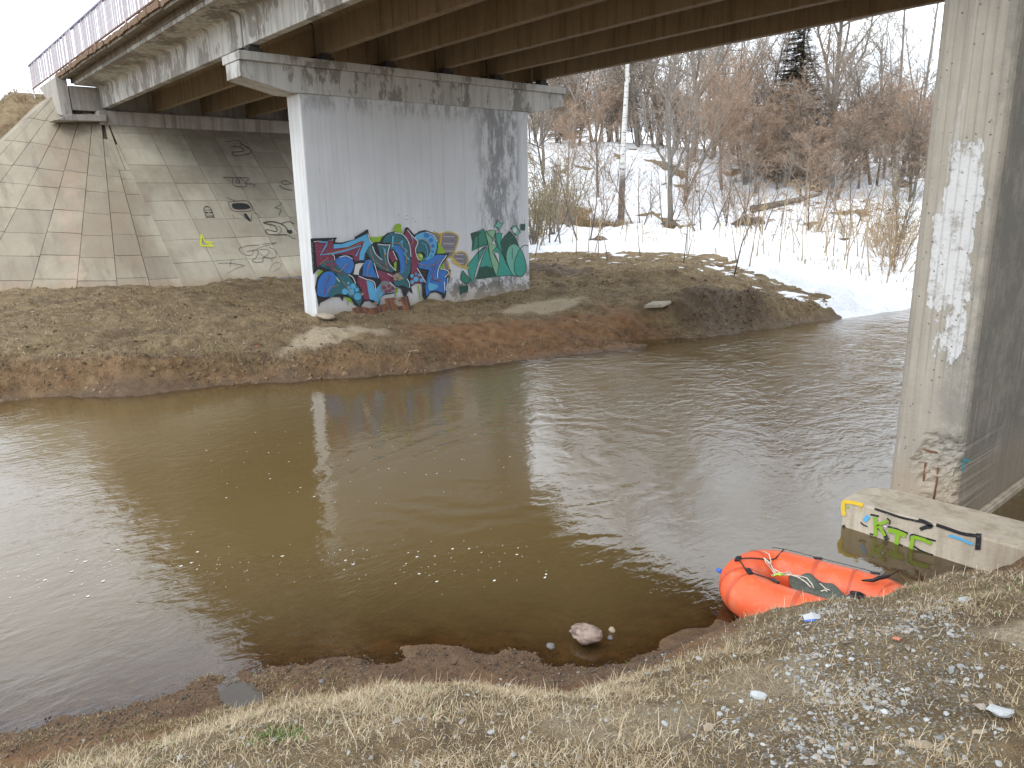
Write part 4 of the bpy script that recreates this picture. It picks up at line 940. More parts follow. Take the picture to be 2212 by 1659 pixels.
# centre line of the tube: blunt rounded end towards the river, the other end run up against the bank
ctrl = [(-1.74, 4.74), (-2.02, 4.57), (-2.27, 4.505), (-2.52, 4.475), (-2.70, 4.52), (-2.80, 4.66), (-2.80, 4.85), (-2.70, 4.97), (-2.50, 5.02), (-2.28, 5.07), (-2.10, 5.11), (-1.93, 5.12), (-1.78, 5.04), (-1.70, 4.90)]
path = smooth_pts(ctrl, True, 8)
RT = .176
def boat_pt(i, ang, extra=0.0):
    n_ = len(path); p = np.array(path[i % n_]); t = np.array(path[(i + 1) % n_]) - np.array(path[(i - 1) % n_]); t /= np.hypot(*t)
    out = np.array([t[1], -t[0]])
    x_ = p[0]
    r = (RT - .045 * float(sstep(-2.0, -1.7, x_)) * 1.0) + extra
    zc = BZ + .055 + .08 * float(sstep(-2.0, -1.5, x_))
    c, s_ = math.cos(ang), math.sin(ang)
    return Vector((p[0] - out[0] * r * c, p[1] - out[1] * r * c, zc + r * s_ * .97))
def ring_obj(name, idx, r_extra, mat, parent, closed, k=20):
    V = []; Fc = []
    for i in idx: V += [boat_pt(i, 2 * math.pi * j / k, r_extra) - BV for j in range(k)]
    m_ = len(idx)
    for a in range(m_ if closed else m_ - 1):
        b = (a + 1) % m_
        for j in range(k): Fc.append((a * k + j, a * k + (j + 1) % k, b * k + (j + 1) % k, b * k + j))
    o = mesh_obj(name, V, Fc, mat, parent, True); return o
tube = ring_obj('tube', list(range(len(path))), 0, MAT_OR, boat, True)
for i in (16, 30, 34, 48, 66, 76, 88):
    ring_obj('seam_band', [i, i + 1], .0025, MAT_SEAM, boat, False)
# floor
ins = [boat_pt(i, math.pi if False else 0, 0) for i in range(0, len(path), 4)]
mb = MB(); fl = [(Vector((path[i][0], path[i][1], BZ - .02)) - BV) for i in range(0, len(path), 3)]
mb.add(fl, [tuple(range(len(fl)))]); mb.build('floor', MAT_OR, boat)
inner = 1 if (Vector(path[0][:2]) - boat_pt(0, 0).xy).length else 1
def outward(i):
    p = Vector((*path[i % len(path)], 0)); cpt = Vector((-2.25, 4.8, 0)); a0 = boat_pt(i, 0); return 0 if (a0.xy - cpt.xy).length > (p.xy - cpt.xy).length else math.pi
def at_ang(i, deg, e=.012):
    """deg 0 = outermost line, 90 = top, 180 = inner side"""
    o_ = outward(i); a = math.radians(deg)
    return boat_pt(i, a if o_ == 0 else math.pi - a, e) - BV
# grab line round the outside with tabs
far_ids = list(range(58, 92, 3))
mb = MB()
pts = [at_ang(i, 62, .016 + (.0 if k_ % 3 else .0)) for k_, i in enumerate(range(54, 90, 2))]; mb.tube(pts, .0026, 5); mb.build('grab_line', MAT_ROPE, boat, True)
mb = MB(); pts = [at_ang(i, 78 + 6 * math.sin(i * .5), .008) for i in range(20, 56, 2)]; 
mb.tube([at_ang(22, 118), at_ang(25, 110), at_ang(29, 96), at_ang(33, 88), at_ang(37, 84), at_ang(40, 72)], .005, 5); mb.tube([at_ang(40, 72), at_ang(42, 96), at_ang(45, 112), at_ang(49, 122), at_ang(54, 118), at_ang(57, 70)], .005, 5); mb.build('grab_line', MAT_ROPE, boat, True)
for i, dg in ((23, 116), (31, 92), (40, 72), (66, 60), (82, 62)):
    c = at_ang(i, dg, .006); e1 = at_ang(i, dg + 10, .010); e2 = at_ang(i + 1, dg, .010); mb = MB()
    u = (e1 - c).normalized(); v_ = (e2 - c).normalized(); w_ = u.cross(v_).normalized()
    if w_.z < 0: w_ = -w_
    vs = [c + u * a * .020 + v_ * b * .030 + w_ * d for d in (-.003, .014) for a, b in ((-1, -1), (1, -1), (1, 1), (-1, 1))]
    mb.add(vs, [(3, 2, 1, 0), (4, 5, 6, 7), (0, 1, 5, 4), (1, 2, 6, 5), (2, 3, 7, 6), (3, 0, 4, 7)]); mb.build('rope_tab', MAT_BLK, boat, bevel=.004)
mb = MB(); c = at_ang(40, 8, 0); mb.tube([c, c + Vector((-.028, .0, .008)), c + Vector((-.045, 0, .012))], [.014, .017, .012], 8); mb.build('valve', MAT_BLUEV, boat, True)
# bag and cords lying in the raft: things of their own
def inb(x, y, z): return (x, y, z)
bagc = Vector((-2.22, 4.80, .22)); bag = bmesh.new(); bmesh.ops.create_icosphere(bag, subdivisions=4, radius=1)
for v in bag.verts:
    x_, y_, z_ = v.co; nx = float(vnoise(np.array([x_ * 2.2 + 5]), np.array([y_ * 2.2 + z_]), 3)[0])
    v.co = Vector((x_ * .30 * (1 + .25 * nx), y_ * .115 * (1 + .3 * nx), (z_ if z_ > 0 else z_ * .8) * .085 * (1 + .8 * nx)))
    v.co.z += .02 * math.sin(v.co.x * 34 + v.co.y * 20) * (1 if z_ > 0 else 0)
me = bpy.data.meshes.new('bag'); bag.to_mesh(me); bag.free(); me.materials.append(MAT_TARP); me.polygons.foreach_set('use_smooth', [True] * len(me.polygons))
bago = link(bpy.data.objects.new('dry_bag', me)); bago.location = bagc; bago.rotation_euler = (0, 0, math.radians(4)); tag(bago, 'crumpled olive bag lying inside the orange raft', 'bag')
mb = MB(); mb.tube([(.16, .0, .088), (.20, .04, .08), (.22, .08, .05)], .018, 6); mb.tube([(.15, -.06, .07), (.19, -.02, .092), (.245, .02, .07)], .016, 6); mb.build('black_strap', MAT_BLK, bago, True)
mb = MB(); rr = random.Random(3)
def cb(x, y, z): return onz(1512 + x * .2197, 1134 + y * .2197, z)
for p in ([(620, 255, .33), (680, 290, .35), (700, 360, .34), (690, 400, .30)], [(630, 320, .34), (650, 370, .31), (700, 430, .26), (740, 490, .30)], [(628, 322, .34), (690, 370, .30), (720, 430, .27), (790, 470, .31)], [(640, 330, .34), (700, 400, .3), (730, 450, .28), (760, 490, .30)],
          [(780, 470, .31), (850, 478, .3), (960, 510, .32), (1040, 560, .325), (1090, 612, .31)], [(800, 490, .31), (940, 495, .3), (1050, 520, .32), (1100, 580, .32), (1120, 625, .30)], [(1180, 575, .31), (1240, 630, .30), (1275, 640, .32)], [(720, 505, .3), (700, 495, .28), (840, 470, .31), (880, 455, .27), (900, 490, .28)], [(1060, 510, .29), (1090, 500, .28), (1115, 515, .28)], [(1190, 650, .36), (1230, 640, .36), (1250, 655, .36)]):
    mb.tube(smooth_pts([tuple(cb(*a)) for a in p], False, 5) if False else [Vector(tuple(cb(*a))) for a in p], .0045, 5)
cord = mb.build('cord_bundle', MAT_CORD, None, True); tag(cord, 'tangle of pale cord running over the raft tube to the bag', 'cord')
mb = MB()
for p in ([(725, 500, .31), (770, 480, .325), (830, 495, .315)], [(750, 480, .32), (790, 495, .325), (800, 480, .32)]): mb.tube([Vector(tuple(cb(*a))) for a in p], .007, 5)
mb.build('lime_knot', simple('lime_cord', (.45, .75, .08), .6), cord, True)
mb = MB()
pl = [(1590, 545, .34), (1700, 545, .36), (1760, 520, .38), (1830, 510, .42), (1880, 490, .50)]
c_ = [Vector(tuple(cb(*a))) for a in pl]; L_ = [p + Vector((0, 0, .012)) for p in c_]; 
mb.tube(c_, [.006, .014, .016, .014, .004], 5); mb.tube([Vector(tuple(cb(*a))) for a in ((1840, 505, .42), (1900, 480, .5), (1960, 440, .62), (2030, 450, .70), (2040, 480, .70))], .004, 5)
mo = mb.build('mooring_strap', MAT_BLK, None, True); tag(mo, 'black strap and thin line from raft tip to the grass', 'rope')
# ================================================================ trees and brush
def bark(name, a, b, scale=6): 
    n = N(name); v = n.noise(n.map(n.obj, (1, 1, .35)), scale, 5, .65)
    oi = n.node('ShaderNodeObjectInfo').outputs['Random']
    c = n.mix(n.ramp(v, (.35, 0.0), (.65, 1.0)), a, b)
    c = n.mix(n.mul(oi, .35), c, tuple(x * .6 for x in a))
    return n.bsdf(c, .9)
def birch_bark():
    n = N('birch_bark'); x, y, z = n.xyz(n.obj)
    v = n.noise(n.map(n.obj, (1, 1, 5)), 2.4, 5, .7)
    c = n.mix(n.ramp(v, (.56, 0.0), (.60, 1.0)), (.62, .60, .56), (.06, .05, .045))
    c = n.mix(n.math('SUBTRACT', 1.0, n.band(n.addm(z, n.mul(v, .8)), 2.6, 3.6)), c, n.mix(v, (.07, .05, .04), (.20, .15, .12)))
    return n.bsdf(c, .8)
MB_GREY = bark('grey_bark', (.16, .14, .12), (.30, .265, .225)); MB_DARK = bark('dark_bark', (.085, .065, .05), (.17, .135, .10)); MB_BIRCH = birch_bark()
TW_RED = bark('reddish_twigs', (.32, .195, .12), (.45, .31, .205)); TW_BROWN = bark('brown_twigs', (.28, .225, .17), (.42, .35, .28)); TW_OLIVE = bark('olive_twigs', (.22, .18, .10), (.34, .28, .165))
TW_TAN = bark('tan_stems', (.36, .26, .15), (.55, .42, .27)); TW_GREYB = bark('grey_twigs', (.30, .265, .235), (.44, .39, .35))
MAT_SPRUCE = bark('spruce_needles', (.075, .062, .036), (.12, .10, .06)); MAT_UMB = bark('dry_umbels', (.30, .21, .13), (.46, .34, .22))
class Tree:
    """collects limbs; thick ones go into 'limbs', the finest into 'twigs'"""
    def __init__(s, seed): s.r = random.Random(seed); s.parts = {}
    def strip(s, part, pts, radii, k):
        V, Fc = s.parts.setdefault(part, ([], [])); b = len(V); n = len(pts)
        if k == 2:
            for i, p in enumerate(pts):
                t = pts[min(i + 1, n - 1)] - pts[max(i - 1, 0)]; sd_ = t.cross(Vector((s.r.uniform(-1, 1), s.r.uniform(-1, 1), .2))) if i == 0 else t.cross(s._last)
                if i == 0: s._last = Vector((s.r.uniform(-1, 1), s.r.uniform(-1, 1), .3)); sd_ = t.cross(s._last)
                sd_.normalize(); V.append(p + sd_ * radii[i])
                if i < n - 1: V.append(p - sd_ * radii[i])
            for i in range(n - 2): Fc.append((b + 2 * i, b + 2 * i + 1, b + 2 * i + 3, b + 2 * i + 2))
            Fc.append((b + 2 * (n - 2), b + 2 * (n - 2) + 1, b + 2 * (n - 1)))
            return
        up = None
        for i, p in enumerate(pts):
            t = (pts[min(i + 1, n - 1)] - pts[max(i - 1, 0)]).normalized()
            if up is None: up = t.orthogonal().normalized()
            up = up - t * up.dot(t); up.normalize(); sv_ = t.cross(up)
            for j in range(k):
                a = 2 * math.pi * j / k; V.append(p + (up * math.cos(a) + sv_ * math.sin(a)) * radii[i])
        for i in range(n - 1):
            for j in range(k): Fc.append((b + i * k + j, b + i * k + (j + 1) % k, b + (i + 1) * k + (j + 1) % k, b + (i + 1) * k + j))
    def grow(s, p, d, L, r, depth, prm):
        """one limb with curvature and side limbs"""
        R = s.r; n = prm['seg'][depth]; pts = [p.copy()]; rad = [r]; d = d.normalized()
        kids = prm['kids'][depth] if depth < len(prm['kids']) else 0
        for i in range(n):
            w = prm['wob'][depth]
            d = (d + Vector((R.gauss(0, w), R.gauss(0, w), R.gauss(0, w) + prm['lift'][depth]))).normalized()
            p = p + d * (L / n); pts.append(p.copy()); rad.append(r * (1 - .82 * (i + 1) / n))
        last = depth == len(prm['kids'])
        s.strip('trunk' if depth == 0 else ('limbs' if not last else 'twigs'), pts, [max(q, prm['rmin']) for q in rad], 7 if depth == 0 else (4 if depth == 1 else (3 if not last else 2)))
        if kids:
            for q in range(kids):
                t = R.uniform(prm['start'][depth], .98) if depth else prm['start'][0] + (1 - prm['start'][0]) * ((q + R.random()) / kids)
                i = min(int(t * n), n - 1); f = t * n - i; base = pts[i].lerp(pts[i + 1], f)
                t0 = (pts[i + 1] - pts[i]).normalized()
                ax = t0.orthogonal().normalized(); ax.rotate(Matrix.Rotation(R.uniform(0, 6.283), 3, t0))
                ang = math.radians(R.uniform(*prm['ang'][depth])); nd = t0 * math.cos(ang) + ax * math.sin(ang)
                ll = L * R.uniform(*prm['len'][depth]) * ((1 - .65 * (t - prm['start'][0]) / (1 - prm['start'][0])) if depth == 0 and prm.get('cone') else (1.1 - .5 * t))
                s.grow(base, nd, ll, max(rad[i] * prm['rr'][depth], prm['rmin']), depth + 1, prm)
    def build(s, root, mats):
        for k in ('trunk', 'limbs', 'twigs'):
            if k in s.parts:
                V, Fc = s.parts[k]; o = mesh_obj({'trunk': 'trunk', 'limbs': 'limbs', 'twigs': 'twigs'}[k], [tuple(v) for v in V], Fc, mats[k], root, k == 'trunk')
                if k == 'twigs': o['kind'] = 'stuff'
BASE = dict(seg=(9, 6, 4, 3), wob=(.06, .13, .2, .25), lift=(.03, .05, .04, .03), rmin=.006, start=(.25, .12, .1, 0))
PRM = {
 'tall': dict(BASE, kids=(26, 8, 9), ang=((28, 55), (25, 60), (25, 65)), len=((.25, .42), (.3, .5), (.3, .55)), rr=(.45, .5, .5), cone=True, start=(.3, .1, .1), rmin=.009),
 'bushy': dict(BASE, kids=(26, 9, 9), ang=((30, 62), (25, 65), (25, 70)), len=((.3, .5), (.35, .6), (.3, .6)), rr=(.42, .5, .5), cone=True, start=(.24, .1, .05), rmin=.0065),
 'spread': dict(BASE, kids=(16, 11, 11), ang=((25, 50), (25, 60), (25, 65)), len=((.45, .75), (.3, .55), (.3, .5)), rr=(.6, .5, .5), start=(.22, .15, .1), rmin=.009, wob=(.09, .17, .22, .25)),
 'birch': dict(BASE, kids=(20, 8, 8), ang=((25, 45), (30, 65), (30, 70)), len=((.18, .3), (.35, .6), (.3, .6)), rr=(.3, .5, .5), cone=True, start=(.42, .1, .1), rmin=.008, wob=(.02, .15, .2, .25), lift=(.04, .0, -.04, -.1)),
 'young': dict(BASE, kids=(13, 6), ang=((22, 50), (25, 60)), len=((.25, .45), (.35, .6)), rr=(.45, .5), seg=(7, 4, 3), start=(.25, .1), rmin=.006, cone=True),
 'aspen': dict(BASE, kids=(26, 6, 5), ang=((20, 38), (25, 50), (25, 60)), len=((.14, .24), (.3, .5), (.3, .6)), rr=(.3, .5, .5), cone=True, start=(.3, .1, .1), rmin=.009, wob=(.025, .1, .2, .25)),
}
def make_tree(name, seed, kind, H, r, mats, lean=(0, 0), stems=1):
    root = empty(name); t = Tree(seed)
    for q in range(stems):
        d = Vector((lean[0] + (t.r.uniform(-.35, .35) if stems > 1 else 0), lean[1] + (t.r.uniform(-.35, .35) if stems > 1 else 0), 1))
        t.grow(Vector((t.r.uniform(-.2, .2) if stems > 1 else 0, t.r.uniform(-.2, .2) if stems > 1 else 0, -.25)), d, H * (1 if q == 0 else t.r.uniform(.6, 1)), r, 0, PRM[kind])
    t.build(root, mats)
    root['_h'] = H
    return root
gm = dict(trunk=MB_GREY, limbs=MB_GREY, twigs=TW_BROWN); rm_ = dict(trunk=MB_GREY, limbs=TW_BROWN, twigs=TW_RED); om = dict(trunk=MB_GREY, limbs=MB_GREY, twigs=TW_OLIVE); dm = dict(trunk=MB_DARK, limbs=MB_DARK, twigs=TW_BROWN)
ggm = dict(trunk=MB_GREY, limbs=TW_GREYB, twigs=TW_GREYB)
MAT_SPRUCE = MAT_SPRUCE
P_ = {
 'tall_a': make_tree('bare_tree', 11, 'tall', 15, .17, gm), 'tall_b': make_tree('bare_tree', 12, 'tall', 16, .2, ggm), 'spread_a': make_tree('bare_tree', 13, 'spread', 14, .24, gm), 'spread_b': make_tree('bare_tree', 14, 'spread', 13, .22, om),
 'red_a': make_tree('alder_tree', 21, 'bushy', 8, .10, rm_), 'red_b': make_tree('alder_tree', 22, 'bushy', 9, .11, rm_, stems=2), 'brown_b': make_tree('alder_tree', 23, 'bushy', 9, .11, dm),
 'birch': make_tree('birch_tree', 31, 'birch', 16, .20, dict(trunk=MB_BIRCH, limbs=MB_DARK, twigs=TW_BROWN)), 'aspen': make_tree('aspen_tree', 41, 'aspen', 17, .13, ggm),
 'young_a': make_tree('young_tree', 51, 'young', 4.2, .035, dict(trunk=MB_GREY, limbs=MB_GREY, twigs=TW_BROWN)), 'young_b': make_tree('young_tree', 52, 'young', 3.4, .03, dict(trunk=MB_DARK, limbs=MB_DARK, twigs=TW_RED), stems=3),
 'shrub': make_tree('dry_shrub', 53, 'young', 2.6, .02, dict(trunk=TW_TAN, limbs=TW_TAN, twigs=TW_TAN), stems=7), 'willow': make_tree('willow_shrub', 54, 'young', 3.6, .03, dict(trunk=MB_GREY, limbs=TW_OLIVE, twigs=TW_OLIVE), stems=9),
}
# spruce
def make_spruce():
    root = empty('spruce_tree'); R = random.Random(7); H = 16.0
    t = MB(); t.tube([(0, 0, -.3), (0, 0, H * .5), (0, 0, H)], [.22, .12, .02], 7); t.build('trunk', MB_DARK, root, True)
    V = []; Fc = []
    z = 1.2
    while z < H - .1:
        rad = 2.9 * (1 - z / H) ** .85 + .1; nb = max(6, int(15 * rad / 2.2))
        for q in range(nb):
            a = R.uniform(0, 6.283); L = rad * R.uniform(.7, 1.08); droop = R.uniform(.15, .4)
            for j in range(max(4, int(L * 9))):
                f = (j + R.random()) / max(4, int(L * 9)); px_ = L * f; pz = z - droop * L * f + .25 * L * f * f
                w_ = .16 + .28 * (1 - f)
                for sdn in (-1, 1):
                    aa = a + sdn * R.uniform(.5, 1.0); b = len(V)
                    bx, by = px_ * math.cos(a), px_ * math.sin(a); tx, ty = bx + w_ * math.cos(aa), by + w_ * math.sin(aa)
                    V += [(bx, by, pz), (bx + .06 * math.cos(a + 1.57), by + .06 * math.sin(a + 1.57), pz + .03), (tx, ty, pz - R.uniform(.02, .14))]; Fc.append((b, b + 1, b + 2))
        z += .13
    o = mesh_obj('crown', V, Fc, MAT_SPRUCE, root); root["_h"] = H
    return root
P_['spruce'] = make_spruce()
used = set()
def place(key, px, dist, H, label, cat='tree', group=None, rz=None, lean=0, sxy=1.0):
    src = P_[key]; x, y = heading(px, dist)
    o = src if key not in used else copy_tree(src)
    used.add(key)
    if '_lab' in o: pass
    s = H / src['_h']; o.scale = (s * sxy, s * sxy, s)
    o.location = (x, y, hz(x, y) - .05); rr_ = random.Random(int(px * 7 + dist * 13))
    o.rotation_euler = (lean, 0, rr_.uniform(0, 6.28) if rz is None else rz)
    tag(o, label, cat, group)
    return o
PT = {}   # trees that stand out
place('birch', 1342, 42, 15.5, 'tall white-barked birch rising alone from the snowy slope', rz=1.0)
place('spruce', 1712, 56, 11.6, 'dark pointed spruce standing above the reddish treetops', sxy=1.7)
place('spread_a', 1448, 41, 9.5, 'leaning dark bare tree on the snowy hillside right of the birch', lean=.12)
place('red_a', 1292, 48, 7.6, 'reddish-twigged alder on the hilltop left of the birch', sxy=1.15)
place('red_b', 1478, 47, 8.0, 'reddish-twigged alder on the slope just right of the leaning dark tree', sxy=1.15)
place('red_a', 1560, 50, 8.2, 'broad reddish alder where the snowy hill falls away to the right', sxy=1.2)
place('red_b', 1668, 54, 7.0, 'tall brown-red alder in front of the pointed spruce', sxy=.9)
place('red_a', 1790, 60, 9.5, 'rust-coloured alder crown right of the pointed spruce', sxy=.9)
place('red_b', 1752, 54, 6.5, 'rust-brown alder covering the lower right flank of the spruce', sxy=.8)
place('brown_b', 1630, 60, 10.0, 'brown bushy alder left of the pointed spruce')
place('red_a', 1225, 47, 6.0, 'small reddish alder near the end of the pier cap')
place('aspen', 1922, 66, 18.5, 'thin tall aspen, the left one of two against the bluish sky')
place('aspen', 1972, 62, 17.0, 'thin tall aspen closest to the near pier')
place('spread_a', 1792, 80, 19.0, 'tall forked bare tree right of the spruce tip')
place('spruce', 1222, 66, 13.0, 'dark evergreen glimpsed beside the end of the pier cap')
place('spread_b', 1490, 56, 15.0, 'old mossy bare tree with crooked limbs behind the reddish alders')
place('spread_b', 1170, 52, 8.0, 'olive bare tree at the very edge of the white pier')
rz_ = random.Random(99)
cnt = 0
for row, (d0, d1, nn_, keys, h0, h1) in enumerate([(57, 64, 10, ('tall_a', 'spread_a', 'tall_b'), 9, 12), (68, 80, 15, ('tall_a', 'tall_b', 'spread_b', 'tall_b'), 11, 15), (82, 98, 17, ('tall_a', 'tall_b', 'spread_a'), 13, 17), (100, 125, 16, ('tall_b', 'tall_a', 'aspen'), 15, 20)]):
    for k in range(nn_):
        px = 1130 + (k + rz_.random()) * (2050 - 1130) / nn_; d_ = rz_.uniform(d0, d1); H_ = rz_.uniform(h0, h1)
        if px > 1780 and row < 3: H_ *= .72
        if px > 1760 and k % 2: continue
        if 1650 < px < 1780 and row == 0: continue
        if 1650 < px < 1780 and row > 0: H_ *= .8
        key = rz_.choice(keys)
        place(key, px, d_, H_, 'bare leafless tree in the wood beyond the snowy hill', 'tree', 'bare trees of the far wood', sxy=1.1)
for k, (px, d_, H_) in enumerate([(1830, 56, 7), (1880, 54, 7.5), (1930, 52, 7), (1970, 50, 6.5), (1850, 62, 7), (1900, 64, 7), (1955, 60, 6), (1600, 57, 7), (1180, 50, 6), (1530, 58, 8), (1410, 60, 8), (1250, 58, 8), (1340, 60, 8), (1660, 54, 6.5), (1720, 52, 6), (1790, 50, 6), (2000, 50, 7)]):
    place('brown_b' if k % 3 else 'red_b', px, d_, H_, 'dense brown alder thicket tree at the edge of the wood', 'tree', 'thicket trees before the wood', sxy=1.25)
R2 = random.Random(61)
for k in range(34):
    px = 1590 + (k + R2.random()) * (2040 - 1590) / 34; d_ = R2.uniform(47, 62)
    if px > 1800 and k % 3 == 0: continue
    place(('brown_b', 'red_b', 'brown_b', 'red_a')[k % 4], px, d_, R2.uniform(4.0, 6.5), 'low brown undergrowth tree before the wood', 'tree', 'low undergrowth trees', sxy=1.5)
for k in range(26):
    px = 1140 + (k + R2.random()) * (1600 - 1140) / 26; d_ = R2.uniform(58, 66)
    place(('brown_b', 'red_b')[k % 2], px, d_, R2.uniform(4.0, 6), 'brown bushy tree just behind the snowy hill crest', 'tree', 'trees behind the hill crest', sxy=1.35)
for k in range(24):
    px = R2.uniform(1190, 1680); d_ = R2.uniform(37, 54)
    place(('young_a', 'young_b')[k % 2], px, d_, R2.uniform(2.0, 4.0), 'thin bare sapling on the snowy hillside', 'sapling', 'thin saplings on the hillside', sxy=1.0, lean=R2.uniform(-.12, .12))
# bushes and saplings on the snowy ground
yl = [(1262, 33, 4.2), (1212, 31, 4.0), (1180, 33, 3.6), (1300, 38, 3.8), (1385, 40, 3.6), (1410, 43, 3.4), (1525, 36, 3.6), (1500, 38, 3.4), (1570, 38, 4.0), (1608, 40, 4.2), (1650, 36, 3.8), (1690, 38, 4.0), (1755, 34, 3.6), (1800, 36, 3.8), (1850, 38, 4.2), (1900, 36, 4), (1470, 46, 3.4), (1440, 50, 3.4), (1330, 50, 3.4), (1945, 38, 4.2)]
for k, (px, d_, H_) in enumerate(yl):
    place('young_a' if k % 2 else 'young_b', px, d_, H_, 'leafless sapling standing in the snow before the hill', 'sapling', 'saplings in the snow', sxy=1.2)
for k, (px, d_, H_) in enumerate([(1165, 34, 4.0), (1195, 36, 4.6), (1225, 40, 4.4), (1150, 31, 3.4)]):
    place('willow', px, d_, H_, 'olive multi-stemmed willow shrub close to the white pier', 'shrub', 'willow shrubs by the pier', sxy=1.3)
for k, (px, d_, H_) in enumerate([(1930, 27, 2.6), (1955, 25.5, 2.4), (1840, 31, 1.8), (1890, 29, 1.8), (1760, 33, 2.0)]):
    place('shrub', px, d_, H_, 'straw-coloured dry shrub on the snow near the water', 'shrub', 'dry shrubs on the snow', sxy=1.1)
place('willow', 1948, 27.5, 3.4, 'dense brown willow clump at the snow edge beside the near pier', 'shrub', sxy=.9)
# dark single twigs stuck in the snow
def rod(name, pts, r, mat, label, cat, group=None):
    mb = MB(); mb.tube(pts, r, 5); o = mb.build(name, mat, None, True); tag(o, label, cat, group); return o
x_, y_ = heading(1595, 22.5); z_ = hz(x_, y_)
rod('bare_sapling', [(x_, y_, z_), (x_ + .12, y_ + .1, z_ + .9), (x_ + .5, y_ + .45, z_ + 2.2)], [.022, .016, .006], MB_DARK, 'thin dark leaning sapling stuck in the snow near its lower edge', 'sapling')
x_, y_ = heading(1482, 24.5); z_ = hz(x_, y_)
rod('bare_sapling', [(x_, y_, z_), (x_ + .03, y_ + .05, z_ + .8), (x_ + .12, y_ + .1, z_ + 2.0)], [.018, .013, .005], MB_GREY, 'slender grey upright sapling left of the dark leaning one', 'sapling')
# fallen trunks
def log(p0, d0, p1, d1, r, label, up=(0, .3)):
    a = heading(p0, d0); b = heading(p1, d1)
    za, zb = hz(*a) + up[0], hz(*b) + up[1]; mid_ = ((a[0] + b[0]) / 2, (a[1] + b[1]) / 2, (za + zb) / 2 - .05)
    rod('fallen_trunk', [(a[0], a[1], za), mid_, (b[0], b[1], zb)], [r, r * .8, r * .4], MB_DARK, label, 'log')
log(1625, 40, 1775, 43, .2, 'dark fallen trunk lying above the snow behind the dry stalks', (1.0, 1.5))
log(1790, 30, 1900, 32, .09, 'thin fallen branch low over the snow near the pier', (.25, .35))
def stump(px, d, r, label):
    x, y = heading(px, d); bmx = bmesh.new(); bmesh.ops.create_icosphere(bmx, subdivisions=3, radius=1)
    for v in bmx.verts: v.co *= 1 + .55 * float(fbm(np.array([v.co.x * 2 + px]), np.array([v.co.y * 2 + v.co.z * 3]), 8, 3)[0]); v.co.z *= .6; v.co *= r
    me = bpy.data.meshes.new('root_plate'); bmx.to_mesh(me); bmx.free(); me.materials.append(MB_DARK)
    o = link(bpy.data.objects.new('root_plate', me)); o.location = (x, y, hz(x, y) + r * .3); tag(o, label, 'stump')
stump(1622, 39.8, .75, 'upturned root plate at the left end of the fallen trunk'); stump(1295, 33, .5, 'dark brush heap on the bare patch left of the birch'); stump(1448, 40.5, .45, 'dark root mound at the foot of the leaning tree')

# dry hogweed stalks: each one a thing
def make_stalk(seed, heads=True):
    R = random.Random(seed); root = empty('dry_stalk'); H = 2.0; mb = MB()
    top = (R.uniform(-.12, .12), R.uniform(-.12, .12), H); mb.tube([(0, 0, -.1), (top[0] * .3, top[1] * .3, H * .5), top], [.020, .015, .009], 5)
    tips = []
    if heads:
        tips.append(top)
        for q in range(R.choice((1, 2, 3))):
            z0 = H * R.uniform(.5, .8); a = R.uniform(0, 6.28); e = (math.cos(a) * .35, math.sin(a) * .35, z0 + R.uniform(.25, .5)); mb.tube([(top[0] * .5, top[1] * .5, z0), e], [.009, .006], 4); tips.append(e)
    mb.build('stem', TW_TAN, root, True)
    if heads:
        for (tx, ty, tz) in tips:
            hb = MB()
            rr_ = R.uniform(.16, .30) if (tx, ty, tz) == top else R.uniform(.09, .15)
            for q in range(26):
                a = R.uniform(0, 6.28); e = rr_ * math.sqrt(R.random()); ex, ey, ez = tx + e * math.cos(a), ty + e * math.sin(a), tz + rr_ * .55 - e * e / rr_ * .45
                hb.add([(tx, ty, tz), (tx + .006, ty, tz), (ex, ey, ez)], [(0, 1, 2)])
                for w_ in range(3):
                    b_ = R.uniform(0, 6.28); s_ = .045
                    hb.add([(ex, ey, ez), (ex + s_ * math.cos(b_), ey + s_ * math.sin(b_), ez + .02), (ex + s_ * math.cos(b_ + .5), ey + s_ * math.sin(b_ + .5), ez + .035)], [(0, 1, 2)])
            hb.build('umbel', MAT_UMB, root)
    return root
ST = [make_stalk(1), make_stalk(2), make_stalk(3), make_stalk(4, False), make_stalk(5, False)]; su = [False] * 5
R = random.Random(17); SLAB = {}
spots = [(R.uniform(1600, 1965), R.uniform(23.5, 34), 0) for _ in range(58)] + [(R.uniform(1150, 1600), R.uniform(25, 36), 3) for _ in range(34)]
for px, d_, kk in spots:
    i = R.choice((0, 1, 2, 3, 4, 1, 2)) if kk == 0 else R.choice((3, 4, 4, 0))
    src = ST[i]; o = src if not su[i] else copy_tree(src); su[i] = True
    x, y = heading(px, d_)
    hh = R.uniform(.6, 1.15) if kk == 0 else R.uniform(.3, .75); o.scale = (1, 1, hh); o.location = (x, y, hz(x, y) + .05); o.rotation_euler = (R.gauss(0, .16), R.gauss(0, .16), R.uniform(0, 6.28))
    if kk == 0: tag(o, 'dry tan hogweed stalk standing in the snow near the near pier', 'dry plant', 'dry stalks at the snowy waterside')
    else: tag(o, 'broken bare stalk poking from the snow below the hill', 'dry plant', 'broken stalks in the snow')
